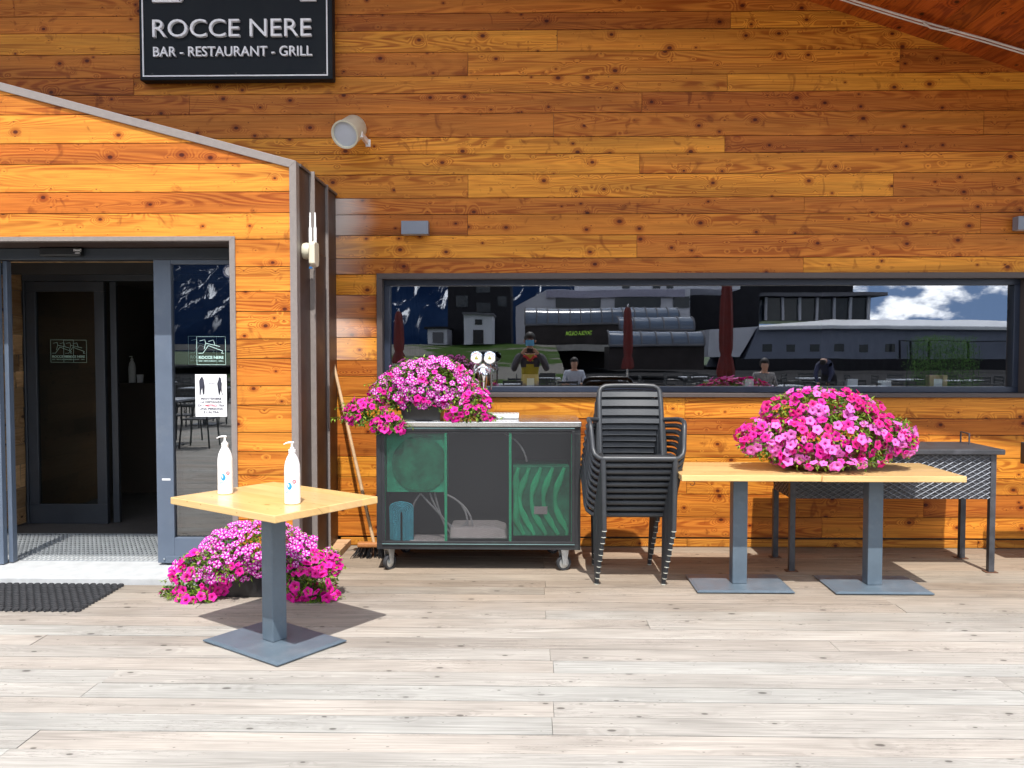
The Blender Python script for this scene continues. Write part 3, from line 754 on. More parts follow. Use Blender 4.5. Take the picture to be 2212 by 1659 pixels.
def wall_lamp(pxa, pxb, pya, pyb, lab):
    Y = YW - .10; x0, x1, z0, z1 = xy(pxa, Y), xy(pxb, Y), zy(pyb, Y), zy(pya, Y)
    th = thing('wall_lamp', lab, 'wall lamp', ((x0 + x1) / 2, Y, z0), group='grey box lamps on the timber wall')
    mb = MB(); mb.box(x0, x1, Y, YW - .02, z0, z1); mb.build('lamp_body', greypaint_m, th, bevel=.003)
    mb = MB(); mb.box(x0 + .02, x1 - .02, YW - .0205, YW - .003, z0 + .02, z1 - .02); mb.build('mounting_plate', black_m, th)
    mb = MB(); mb.box(x0 + .012, x1 - .012, Y + .012, YW - .03, z0 - .002, z0 + .004); mb.build('lens', plain('frosted_lens', (.5, .5, .5), .3), th)
wall_lamp(868, 926, 476, 505, 'grey rectangular box lamp on the wall above the left end of the window')
wall_lamp(2192, 2250, 470, 499, 'grey rectangular box lamp on the wall at the right edge of the photo')
def access_point():
    # on the porch side wall
    zc = zy(552, YF + .35); yc = PX(668, 550, XS + .03).y - .02
    th = thing('wifi_antenna_box', 'cream wireless access point with two white aerials on the brown porch side', 'access point', (XS, yc, zc - .1))
    mb = MB(); pr = [(-.075, -.09), (.02, -.11), (.06, -.10), (.075, -.06), (.075, .05), (.06, .08), (-.05, .08), (-.075, .06)]
    M = Matrix.Translation((XS + .062, yc, zc)) @ Matrix.Rotation(R(90), 4, 'Z') @ Matrix.Scale(.85, 4)
    mb.prism(pr, -.028, .018, M=M); mb.build('housing', cream_m, th, bevel=.008, seg=3)
    mb = MB(); mb.lathe([(.05, 0), (.055, .02), (.05, .045)], 24, Matrix.Translation((XS - .002, yc, zc + .01)) @ Matrix.Rotation(R(90), 4, 'Y'), cap=True); mb.build('mount', cream_m, th, smooth=True)
    for dx in (-.012, .02):
        mb = MB(); x = XS + .055 + dx; mb.tube([(x, yc, zc + .06), (x, yc, zc + .16), (x, yc, zc + .17), (x, yc, zc + .26)], [.010, .010, .006, .005], 10); mb.build('aerial', white_m, th, smooth=True)
    mb = MB(); mb.lathe([(.012, 0), (.01, .012)], 12, Matrix.Translation((XS + .05, yc - .02, zc - .105))); mb.build('blue_connector', plain('blue_plug', (.02, .25, .7), .4), th)
access_point()
def cable():
    mb = MB(); Y = YW - .36
    pts = [PY(1780, -20, Y), PY(1850, 3, Y), PY(1930, 28, Y), PY(2005, 50, Y), PY(2040, 60, Y), PY(2120, 82, Y), PY(2240, 118, Y), PY(2330, 145, Y)]
    mb.tube(pts, .008, 8); mb.tube([p + Vector((0, .015, -.014)) for p in pts], .006, 8)
    mb.tube([PY(1995, 49, Y - .01), PY(2010, 60, Y - .01), PY(2038, 66, Y - .01), PY(2058, 64, Y - .01)], .007, 8)
    o = mb.build('cable', plain('white_cable', (.55, .5, .46), .5), smooth=True); tag(o, 'white twin cable strung below the dark soffit at the top right', 'cable')
cable()
# loose beam end beside the porch
mb = MB(); p = PZ(705, 1200, 0); mb.box(XS - .03, XS + .10, YW - .62, YW - .02, .002, .05, 0, None, (3, 3), (.9, .9, 1, 0)); o = mb.build('timber_sleeper', oldwood, bevel=.003); tag(o, 'short worn timber plank lying at the foot of the porch side wall', 'plank')

# ------------------------------------------------------------------ tables
def rounded_plate(mb, w, d, z0, z1, M, mi=0): mb.box(-w / 2, w / 2, -d / 2, d / 2, z0, z1, mi, M)
def make_table(loc, rz, w, d, bw, bd, lab, topoff=(0, 0), col=.088, group=None, hooks=False):
    th = thing('bistro_table', lab, 'table', loc, rz, group)
    M = WM[th]
    mb = MB(); n = 6; sw = d / n
    for k in range(n):
        v = rng.uniform(.92, 1.08)
        uvo = (rng.uniform(0, 90), rng.uniform(0, 40)); y0 = -d / 2 + k * sw; y1 = y0 + sw
        vs = [Vector((x, y, z)) for x in (-w / 2, w / 2) for y in (y0, y1) for z in (.714, .75)]
        uv = [(q.x + uvo[0], q.y + q.z + uvo[1]) for q in vs]
        fs = [(1, 5, 7, 3), (0, 2, 6, 4), (0, 1, 3, 2), (4, 6, 7, 5)]
        if k == 0: fs.append((0, 4, 5, 1))
        if k == n - 1: fs.append((2, 3, 7, 6))
        mb.add([M @ (q + Vector((topoff[0], topoff[1], 0))) for q in vs], fs, 0, uv, (v, v * rng.uniform(.96, 1.02), v * rng.uniform(.9, 1), 0))
    o = mb.build('tabletop', tablewood, th)
    bm = bmesh.new(); bm.from_mesh(o.data); bmesh.ops.remove_doubles(bm, verts=bm.verts, dist=.0002); bm.to_mesh(o.data); bm.free()
    b_ = o.modifiers.new('bevel', 'BEVEL'); b_.width = .004; b_.segments = 3; b_.limit_method = 'ANGLE'; b_.angle_limit = R(50)
    mb = MB(); mb.box(-col / 2, col / 2, -col / 2, col / 2, .019, .705, 0, M); mb.box(-.2, .2, -.15, .15, .705, .713, 0, M); mb.build('column', tablebase_m, th, bevel=.004)
    mb = MB(); mb.box(-bw / 2, bw / 2, -bd / 2, bd / 2, .006, .012, 0, M)
    mb.add([M @ Vector(v) for v in [(-bw / 2, -bd / 2, .012), (bw / 2, -bd / 2, .012), (bw / 2, bd / 2, .012), (-bw / 2, bd / 2, .012), (-bw / 2 + .018, -bd / 2 + .018, .0185), (bw / 2 - .018, -bd / 2 + .018, .0185), (bw / 2 - .018, bd / 2 - .018, .0185), (-bw / 2 + .018, bd / 2 - .018, .0185)]],
           [(0, 1, 5, 4), (1, 2, 6, 5), (2, 3, 7, 6), (3, 0, 4, 7), (4, 5, 6, 7)])
    mb.build('base_plate', tablebase_m, th, bevel=.002)
    for sx in (-1, 1):
        for sy in (-1, 1):
            mb = MB(); mb.box(sx * (bw / 2 - .04) - .012, sx * (bw / 2 - .04) + .012, sy * (bd / 2 - .04) - .012, sy * (bd / 2 - .04) + .012, .001, .006, 0, M); mb.build('foot_pad', rubber_m, th)
    if hooks:
        for hx in hooks:
            mb = MB(); pts = [M @ Vector((hx + .014 * math.sin(a), -d / 2 + .03, .698 - .014 * math.cos(a))) for a in [R(q) for q in range(-80, 181, 20)]]
            mb.tube(pts, .0018, 6); mb.build('bag_hook', black_m, th)
    return th
tl, tf, tr_, tb = (PZ(*p, .75) for p in ((364, 1073), (588, 1113.5), (821, 1073), (595, 1041)))
tc = (tl + tr_) / 2; e1 = ((tf - tl) + (tr_ - tb)) / 2; rz = math.atan2(e1.y, e1.x); W1 = e1.length; D1 = (((tr_ - tf) + (tb - tl)) / 2).length
bl, br = PZ(441, 1382, .012), PZ(743, 1391, .012); bc = (bl + br) / 2
print('TABLE', tc, bc, W1, D1, math.degrees(rz))
bcx = (tc + bc) / 2
Minv = Matrix.Rotation(-rz, 4, 'Z'); to = Minv @ Vector((tc.x - bcx.x, tc.y - bcx.y, 0))
T1 = make_table((bcx.x, bcx.y, 0), rz, W1, D1, .60, .44, 'oak topped table turned cornerwise in the foreground, carrying two white pump bottles', (to.x, to.y))
fr = PZ(2089, 1029.5, .75); fl = PZ(1779, 1029.5, .75); bk = PZ(1982, 1000, .75)
w2 = fr.x - fl.x; d2 = bk.y - fr.y
print('T2', w2, d2, fr, bk)
c2 = ((fr.x + fl.x) / 2, fr.y + d2 / 2); b2 = PZ(1885, 1262, .012)
T2 = make_table((c2[0], c2[1], 0), 0, w2, d2, .60, .42, 'right of two joined oak topped tables, its free end in front of the grill', (0, 0), .092, 'tables pushed together', hooks=[-w2 / 2 + .08])
fl3 = PZ(1473, 1027, .75); x3 = PZ(1776, 1028, .75).x
w3 = x3 - fl3.x; c3 = (fl3.x + w3 / 2, c2[1] + .015)
T3 = make_table((c3[0], c3[1], 0), 0, w3, d2, .60, .42, 'left of two joined oak topped tables, its free end beside the stacked chairs', (0, 0), .092, 'tables pushed together', hooks=[-w3 / 2 + .07, w3 / 2 - .03])

# ------------------------------------------------------------------ pump bottles
blue_m = plain('blue_print', (.02, .30, .62), .4, 0, .3, 60)
def bottle(px, py, face_px, lab, tilt=0, grp='white pump bottles on the table'):
    base = PZ(px, py, .7505)
    th = thing('pump_bottle', lab, 'bottle', tuple(base), 0, grp); B = Matrix.Translation(base)
    r = .0385
    mb = MB(); mb.lathe([(r * .9, 0), (r, .004), (r, .165), (r * .97, .185), (r * .86, .208), (r * .66, .228), (r * .44, .243), (.016, .248)], 36, B); mb.build('body', white_m, th, smooth=True)
    mb = MB(); mb.lathe([(.0165, .2475), (.0175, .249), (.0175, .266), (.015, .268)], 24, B); mb.lathe([(.010, .2675), (.010, .276), (.0055, .278), (.0055, .296)], 16, B)
    dv = Vector((-.93, -.36, 0)).normalized()
    pts = [base + Vector((0, 0, .300)) - dv * .008, base + Vector((0, 0, .302)) + dv * .01, base + Vector((0, 0, .300)) + dv * .026, base + Vector((0, 0, .293)) + dv * .040]
    mb.tube(pts, [.009, .0085, .006, .004], 10, flat=.55); mb.build('pump', white_m, th, smooth=True)
    # print wrapped on the body, facing the camera
    fa = math.atan2(-base.y, -base.x + face_px)
    def wrap(u, z, o=.0006): a = fa + u / r; return base + Vector(((r + o) * math.cos(a), (r + o) * math.sin(a), z))
    def patch(cu, cz, fn, m_, nm, n=20):
        mb = MB(); vs = [wrap(cu, cz)] + [wrap(cu + fn(t)[0], cz + fn(t)[1]) for t in [2 * math.pi * k / n for k in range(n)]]
        mb.add(vs, [(0, 1 + k, 1 + (k + 1) % n) for k in range(n)]); mb.build(nm, m_, th, recalc=False)
    patch(-.010, .092, lambda t: (.0125 * math.sin(t) * (1 - .45 * max(0, -math.cos(t)) ** 1) * (.35 if -math.cos(t) > .85 else 1), -.019 * math.cos(t) - .0), blue_m, 'drop_print')
    patch(-.014, .094, lambda t: (.003 * math.sin(t), .008 * math.cos(t)), paper_m, 'drop_shine')
    patch(.0135, .112, lambda t: (.0095 * math.sin(t), .0095 * math.cos(t)), redink_m, 'red_seal')
    mb = MB()
    vs, fs = ob_text('gel', .012, 0, .0002, 'CENTER', .018); mb.add([wrap(v.x - .020, .060 + v.y) for v in vs], fs)
    vs, fs = ob_text('C', .012, 0, .0002, 'CENTER'); mb.add([wrap(v.x + .008, .060 + v.y) for v in vs], fs)
    mb.build('print', blue_m, th, recalc=False)
    mb = MB(); mb.add([wrap(.0135 + a, .112 + b, .0012) for a, b in ((-.005, .001), (.005, .0025), (.005, .0045), (-.005, .003), (-.006, -.0035), (.006, -.002), (.006, 0), (-.006, -.0015))], [(0, 1, 2, 3), (4, 5, 6, 7)]); mb.build('seal_print', paper_m, th, recalc=False)
    return th
bottle(487, 1066, .0, 'white pump bottle standing further back, in front of the door glass')
bottle(632, 1087.5, -.5, 'white pump bottle standing nearer, in front of the porch corner')

# ------------------------------------------------------------------ stacked chairs
def make_chair(loc, lab):
    th = thing('stacking_chair', lab, 'chair', loc, 0, 'stacked charcoal armchairs'); M = WM[th]
    # local: front = -y, origin at centre of front feet line on floor
    SW = .222
    mb = MB()
    n = 9
    for k in range(9):      # slatted seat
        y = .02 + k * .045; mb.box(-SW + .02, SW - .02, y, y + .036, .448 - .0008 * k * k, .462 - .0008 * k * k, 0, M)
    for s in (-1, 1): mb.tube([(s * SW, -.005, .452), (s * SW, .2, .45), (s * (SW - .01), .44, .41)], .016, 8, M=M)
    mb.tube([(-SW, 0, .452), (SW, 0, .452)], .0185, 10, M=M); mb.build('seat', charcoal_m, th, smooth=True)
    # backrest
    mb = MB(); bw = .208
    zb_ = [.42, .50, .60, .70, .78, .835, .862, .875]
    def by(z): return .425 + (z - .42) * .30 - .0 + max(0, z - .7) * .10
    left = [(-bw - .0, by(z), z) for z in zb_[:5]] + [(-bw + .004, by(.842), .842), (-bw + .016, by(.864), .864), (-bw + .045, by(.876), .877), (-.10, by(.88) + .004, .880), (0, by(.88) + .008, .881)]
    pts = left + [(-x, y, z) for x, y, z in left[::-1][1:]]
    mb.tube(pts, .0175, 10, M=M)
    slats = [(.805, .838), (.745, .785), (.684, .723), (.631, .661)]
    for z0, z1 in slats:
        m = 8; vs = []
        for i in range(m + 1):
            x = -bw + .01 + (2 * bw - .02) * i / m; bow = .022 * (1 - (x / bw) ** 2)
            for zz, oy in ((z0, 0), (z1, 0), (z1, .014), (z0, .014)): vs.append(M @ Vector((x, by(zz) + bow + oy - .006, zz)))
        fs = [(4 * i + a, 4 * i + (a + 1) % 4, 4 * (i + 1) + (a + 1) % 4, 4 * (i + 1) + a) for i in range(m) for a in range(4)] + [(0, 3, 2, 1), tuple(4 * m + a for a in range(4))]
        mb.add(vs, fs)
    for s in (-1, 1): mb.tube([(s * (bw + .012), by(.42), .42), (s * (bw + .013), by(.52), .52), (s * (bw + .010), by(.64), .645)], [.017, .017, .012], 8, M=M)
    mb.build('backrest', charcoal_m, th, smooth=True)
    for s in (-1, 1):
        mb = MB()
        pts = [(s * (bw + .005), by(.66), .655), (s * .245, by(.66) - .03, .658), (s * .290, .36, .668), (s * .298, .25, .672), (s * .297, .14, .668), (s * .295, .11, .655), (s * .292, .095, .63), (s * .286, .07, .56), (s * .282, .05, .505), (s * .272, .03, .475), (s * .245, .01, .455), (s * .22, .0, .45)]
        mb.tube(pts, .0155, 10, M=M, flat=1.0); mb.build('armrest', charcoal_m, th, smooth=True)
    for s in (-1, 1):
        for fb in (0, 1):
            mb = MB(); top = (s * .222, .0, .455) if fb == 0 else (s * .205, .43, .43); foot = (s * .214, -.012, .004) if fb == 0 else (s * .195, .50, .004)
            top, foot = Vector(top), Vector(foot)
            mb.tube([top, top.lerp(foot, .5), foot], [.0185, .0165, .0145], 12, M=M)
            lg = mb.build('leg', charcoal_m, th, smooth=True)
            mb = MB(); mb.lathe([(.0150, 0), (.0155, .0035), (.0148, .0045)], 12, M @ Matrix.Translation(foot + Vector((0, 0, -.002)))); mb.build('foot_cap', plain_pad, lg)
    return th
plain_pad = plain('pale_foot_pad', (.50, .50, .42), .5)
f0 = PZ(1288 - 2, 1262, 0); f1 = PZ(1436, 1263, 0); cx = (f0.x + f1.x) / 2; cy = (f0.y + f1.y) / 2 + .01
proto = make_chair((cx, cy, 0), 'charcoal plastic armchair at the bottom of the stack, feet on the deck'); ch = kids(proto)
print('CHAIR', f0, f1)
names = ['bottom', 'second from the bottom', 'third from the bottom', 'fourth from the bottom', 'fifth from the bottom', 'fifth from the top', 'fourth from the top', 'third from the top', 'second from the top']
for k in range(1, 10):
    c = copy_tree(proto); c.location = (cx + .0035 * k + rng.uniform(-.001, .001), cy - .022 * k, .0425 * k); c.rotation_euler = (0, 0, rng.uniform(-.006, .006))
    c['label'] = 'charcoal plastic armchair on top of the stack, its slatted backrest fully visible' if k == 9 else 'charcoal plastic armchair %s of the stack of ten' % names[k]

# ------------------------------------------------------------------ beer cart
def cart():
    Y0 = PZ(1234, 1234, 0).y - .03
    def X(px): return xy(px, Y0)
    def Z(py): return zy(py, Y0)
    x0, x1, zb, zt = X(811.5), X(1255), Z(1188), Z(911); Y1 = Y0 + .62
    th = thing('beer_cart', 'black wheeled beer cart with perforated front panels and a steel top', 'cart', ((x0 + x1) / 2, (Y0 + Y1) / 2, 0))
    mb = MB(); t = X(826) - x0
    ring(mb, x0, x1, zb, zt - .035, t, Y0 + .004, Y0 + .04, tb=Z(1176) - zb); mb.box(x0, x1, Y0 + .04, Y1, zb, zb + .03)
    for xa, xb in ((x0, x0 + .03), (x1 - .03, x1)):
        mb.box(xa, xb, Y1 - .03, Y1, zb + .03, zt - .035)
    mb.box(x0 + .03, x1 - .03, Y1 - .03, Y1, zt - .07, zt - .035); mb.box(x0, x0 + .004, Y0 + .04, Y1 - .03, zb + .03, zt - .035); mb.box(x1 - .004, x1, Y0 + .04, Y1 - .03, zb + .03, zt - .035)
    mb.box(x0 + .03, x1 - .03, Y1 - .008, Y1 - .003, zb + .03, zt - .07)
    mb.build('frame', cartblack_m, th, bevel=.003)
    mb = MB(); a, b, c, d_ = X(823.5), X(1242.5), Z(1176.5), Z(924); ring(mb, a, b, c, d_, .022, Y0 - .006, Y0 + .003)
    dr = mb.build('front_door', cartblack_m, th, bevel=.002)
    mb = MB(); gl = plain('worn_steel_edge', (.25, .42, .42), .35, .5)
    mb.box(a + .002, b - .002, Y0 - .0085, Y0 - .0063, c + .001, c + .005); mb.box(a + .002, b - .002, Y0 - .0085, Y0 - .0063, d_ - .005, d_ - .002); mb.build('bare_edge', gl, dr)
    mb = MB(); vs = [(a + .02, Y0 - .001, c + .02), (b - .02, Y0 - .001, c + .02), (b - .02, Y0 - .001, d_ - .02), (a + .02, Y0 - .001, d_ - .02)]
    mb.add(vs, [(0, 1, 2, 3)], 0, [(v[0], v[2]) for v in vs]); mb.build('perforated_panel', perf_m, dr, recalc=False)
    mb = MB(); mb.box(x0 - .012, x1 + .004, Y0 - .012, Y1 + .01, zt - .034, zt); mb.build('steel_top', steel_m, th, bevel=.004)
    mb = MB()
    for px, w_ in ((962, 5.5), (1102, 5.5)): mb.box(X(px - w_ / 2), X(px + w_ / 2), Y0 + .004, Y0 + .02, zb + .03, zt - .04)
    mb.box(x0 + .03, x1 - .03, Y0 + .012, Y0 + .02, zb + .028, zb + .04); mb.box(X(829), X(830.5), Y0 + .005, Y0 + .02, zb + .04, zt - .05); mb.box(X(1234.5), X(1236), Y0 + .005, Y0 + .02, zb + .04, zt - .05)
    mb.build('divider', greenpanel_m, th)
    # cooler with fan behind left panel
    mb = MB(); y = Y0 + .035; ax, bx, az, bz = X(832), X(958), Z(1066), Z(930)
    mb.box(ax, bx, y, y + .3, az, bz); ck = mb.build('cooler', cooler_m, th, bevel=.004)
    mb = MB(); mb.lathe([(.185, 0), (.19, .004), (.17, .005), (.10, .002), (.02, .004)], 40, Matrix.Translation(((ax + bx) / 2 + .03, y - .004, (az + bz) / 2 - .02)) @ Matrix.Rotation(R(90), 4, 'X'))
    mb.build('fan_guard', greendark_m, ck, smooth=True)
    # box with wavy corrugation right
    mb = MB(); ax, bx, az, bz = X(1108), X(1231), Z(1160), Z(1008); mb.box(ax, bx, y, y + .35, az, bz); bx_ = mb.build('corrugated_box', greendark_m, th, bevel=.004)
    mb = MB()
    for k, off in enumerate((.02, .09, .17, .25, .33)):
        pts = []
        for i in range(15):
            tt = i / 14; xx = ax + off + .055 * math.cos(tt * 4.2 + .9) + .05 * (tt - .3); zz = bz - .01 - tt * (bz - az - .02)
            pts.append((min(max(xx, ax + .02), bx - .02), y - .004, zz))
        mb.tube(pts, [.012 + .012 * math.sin(q * .45) ** 2 for q in range(15)], 8, flat=.6)
    mb.build('wavy_rib', stripe_m, bx_, smooth=True)
    mb = MB(); mb.box(X(1154), X(1183), y - .022, y - .012, Z(1111), Z(1095)); mb.build('control_label', greyblock_m, bx_)
    # hose coil
    mb = MB(); cxx = X(863); rz_ = .10
    for k in range(7):
        w_ = .012 + .011 * k; pts = [(cxx - w_, y + .02 + .004 * k, zb + .05), (cxx - w_, y + .02, zb + .22 + .01 * k)] + [(cxx - w_ * math.cos(a), y + .02, zb + .22 + .01 * k + .035 * math.sin(a) + .0) for a in [R(q) for q in range(30, 180, 30)]] + [(cxx + w_, y + .02, zb + .22 + .01 * k), (cxx + w_, y + .02, zb + .05)]
        mb.tube(pts, .0055, 6)
    mb.build('hose_coil', bluehose_m, th, smooth=True)
    def bez(P, n=16):
        out = []
        for i in range(n + 1):
            t = i / n; u = 1 - t; out.append(sum((Vector(p) * c for p, c in zip(P, (u ** 3, 3 * u * u * t, 3 * u * t * t, t ** 3))), Vector()))
        return out
    mb = MB()
    for (p0, p1, p2, p3) in (((905, 1070), (925, 1095), (955, 1120), (975, 1150)), ((925, 1068), (940, 1120), (985, 1170), (1005, 1132)), ((935, 1065), (945, 1110), (960, 1165), (985, 1160)), ((955, 1070), (1010, 1090), (1020, 1125), (1019, 1150)), ((1085, 935), (1110, 950), (1130, 960), (1138, 1000)), ((905, 1070), (880, 1100), (880, 1130), (885, 1160)), ((960, 1072), (1000, 1085), (1010, 1115), (1008, 1150))):
        mb.tube(bez([(X(p[0]), y + .03, Z(p[1])) for p in (p0, p1, p2, p3)]), .0065, 8)
    mb.build('beer_line', palehose_m, th, smooth=True)
    mb = MB(); mb.prism([(X(968), Z(1168)), (X(1096), Z(1168)), (X(1091), Z(1148)), (X(1070), Z(1141)), (X(970), Z(1142))], y, y + .25); mb.box(X(880), X(962), y + .01, y + .2, zb + .032, zb + .055); mb.build('compressor', greyblock_m, th, bevel=.01)
    mb = MB(); mb.box(x0 + .03, x1 - .03, Y0 + .38, Y0 + .385, zb + .03, zt - .04); mb.build('inner_panel', plain('dim_backing', (.04, .04, .042), .7), th)
    # casters
    for px, py_, yy, s in ((836, 1231, Y0 + .06, 1), (1219, 1233, Y0 + .06, -1), (850, 0, Y1 - .07, 1), (1200, 0, Y1 - .07, -1)):
        cx_ = X(px); r = .052
        ang = R(25) * s
        Mc = Matrix.Translation((cx_, yy, 0)) @ Matrix.Rotation(R(90) + (R(-35) if s > 0 else R(-65)), 4, 'Z')
        MX = Mc @ Matrix.Translation((0, 0, r)) @ Matrix.Rotation(R(90), 4, 'X')
        mb = MB()
        for sd_ in (-1, 1):
            mb.prism([(-.028, zb - .012), (.028, zb - .012), (.014, r - .012), (-.014, r - .012)], sd_ * .022 - .0015, sd_ * .022 + .0015, M=Mc)
        mb.box(-.03, .03, -.024, .024, zb - .014, zb - .008, 0, Mc); mb.box(-.04, .04, -.04, .04, zb - .006, zb - .001, 0, Mc)
        cs = mb.build('caster', zinc_m, th, bevel=.001)
        mb = MB(); mb.lathe([(r * .72, -.014), (r * .95, -.014), (r, -.009), (r, .009), (r * .95, .014), (r * .72, .014)], 32, MX, cap=False); mb.build('tyre', rubber_m, cs, smooth=True)
        mb = MB(); mb.lathe([(.004, -.020), (.012, -.018), (.012, -.012), (r * .70, -.010), (r * .73, -.006), (r * .73, .006), (r * .70, .010), (.012, .012), (.012, .018), (.004, .020)], 32, MX); mb.build('hub', zinc_m, cs, smooth=True)
    return th, x0, x1, Y0, Y1, zt, X, Z
cart_t, cx0, cx1, CY0, CY1, CZ, CX_, CZ_ = cart()
print('CART', cx0, cx1, CY0, CY1, CZ)

# beer tower
def tower():
    Y = CY0 + .38; x = xy(1043, Y); b = Vector((x, Y, CZ + .001))
    th = thing('beer_tap_tower', 'chrome two tap beer tower with two round white badges on the cart', 'beer tap', tuple(b))
    ztop = zy(795, Y)
    mb = MB(); H = ztop - b.z
    mb.lathe([(.05, 0), (.05, .006), (.022, .012), (.019, .05)], 28, Matrix.Translation(b))
    mb.tube([b + Vector((0, 0, z)) for z in (.04, H * .35, H * .6, H * .8, H * .93, H * 1.0)], [.018, .019, .026, .036, .042, .030], 28)
    mb.tube([b + Vector((-.06, 0, H * .92)), b + Vector((-.03, 0, H * .99)), b + Vector((0, 0, H * 1.03)), b + Vector((.03, 0, H * .99)), b + Vector((.06, 0, H * .92))], [.016, .024, .028, .024, .016], 16)
    mb.build('column', chrome_m, th, smooth=True)
    for s in (-1, 1):
        px = 1029 if s < 0 else 1058
        c = Vector((xy(px, Y - .03), Y - .03, zy(772.5, Y - .03)))
        mb = MB(); xx = b.x + s * .062; zz = b.z + H * .93
        mb.tube([(xx, Y, zz + .01), (xx, Y - .05, zz + .005)], .012, 12); mb.tube([(xx, Y - .05, zz + .02), (xx, Y - .05, zz - .02)], .012, 12); mb.tube([(xx, Y - .05, zz - .02), (xx, Y - .052, zz - .13)], [.008, .006], 12)
        mb.tube([(xx, Y - .05, zz + .02), (c.x, c.y + .012, c.z - .03)], [.008, .005], 10); tp = mb.build('tap', chrome_m, th, smooth=True)
        MXc = Matrix.Translation(c) @ Matrix.Rotation(R(90), 4, 'X')
        mb = MB(); mb.lathe([(.044, -.012), (.046, 0), (.044, .006), (.038, .007)], 40, MXc, cap=False); mb.lathe([(.001, -.0125), (.044, -.012)], 40, MXc, cap=False); bd = mb.build('badge', chrome_m, th, smooth=True)
        mb = MB(); mb.lathe([(.039, .003), (.039, .0055)], 40, MXc); mb.build('badge_face', white_m, bd)
        mb = MB()
        for i, chh in enumerate('BIRRA MORETTI'):
            if chh == ' ': continue
            an = R(75 - i * 12.5); M = Matrix.Translation(c) @ Matrix.Rotation(an * -1 + 0, 4, 'Y').inverted() @ Matrix.Translation((0, 0, .026))
            face_text(mb, chh, 0, -.0065, 0, .0065, None, .0003, .0002, 'CENTER', M=M)
        mb.build('badge_lettering', redink_m, bd)
        mb = MB(); mb.prism([(-.012, -.014), (.012, -.014), (.013, -.004), (.004, .004), (-.010, .002)], -.0065, -.006, M=Matrix.Translation(c)); mb.lathe([(.0045, .006), (.0045, .0068)], 12, MXc @ Matrix.Translation((0, .008, 0)))
        mb.build('badge_emblem', plain('olive_gold', (.35, .33, .06), .5), bd)
    # drip tray
    p0, p1 = xy(1070, Y), xy(1121, CY0 + .3)
    mb = MB(); yb = CY0 + .22; mb.box(p0 - .12, p1, yb, yb + .17, CZ + .001, CZ + .035); o = mb.build('drip_tray', white_m, bevel=.006)
    m2 = MB(); xx = p0 - .11
    while xx < p1 - .01:
        m2.box(xx, xx + .005, yb + .01, yb + .16, CZ + .0352, CZ + .038); xx += .010
    m2.build('tray_grille', steel_m, o); tag(o, 'white drip tray on the cart top, right of the beer tower', 'drip tray')
tower()

# ------------------------------------------------------------------ broom
def broom():
    top = Vector((xy(712, YW - .03), YW - .03, zy(745, YW - .03))); bot = PZ(812, 1190, .10); bot = Vector((xy(806, YW - .38), YW - .38, .10))
    th = thing('broom', 'wooden handled broom with black bristles leaning between the porch and the cart', 'broom', (bot.x, bot.y, 0))
    mb = MB(); mb.tube([bot + (top - bot) * t for t in (0, .3, .6, 1)], [.0125, .013, .0125, .011], 12); mb.build('handle', handle_m, th, smooth=True)
    mb = MB(); mb.box(bot.x - .12, bot.x + .12, bot.y - .03, bot.y + .03, .075, .11); hb = mb.build('broom_head', plain('orange_brown_wood', (.40, .16, .05), .5), th, bevel=.01)
    mb = MB()
    for k in range(150):
        x = bot.x - .115 + .23 * rng.random(); y = bot.y - .025 + .05 * rng.random(); dx = (x - bot.x) * .5 + rng.uniform(-.008, .008); dy = (y - bot.y) * .9 - .01
        mb.tube([(x, y, .078), (x + dx * .4, y + dy * .4, .04), (x + dx, y + dy, .002)], .0022, 4, cap=False)
    mb.build('bristles', black_m, th)
broom()

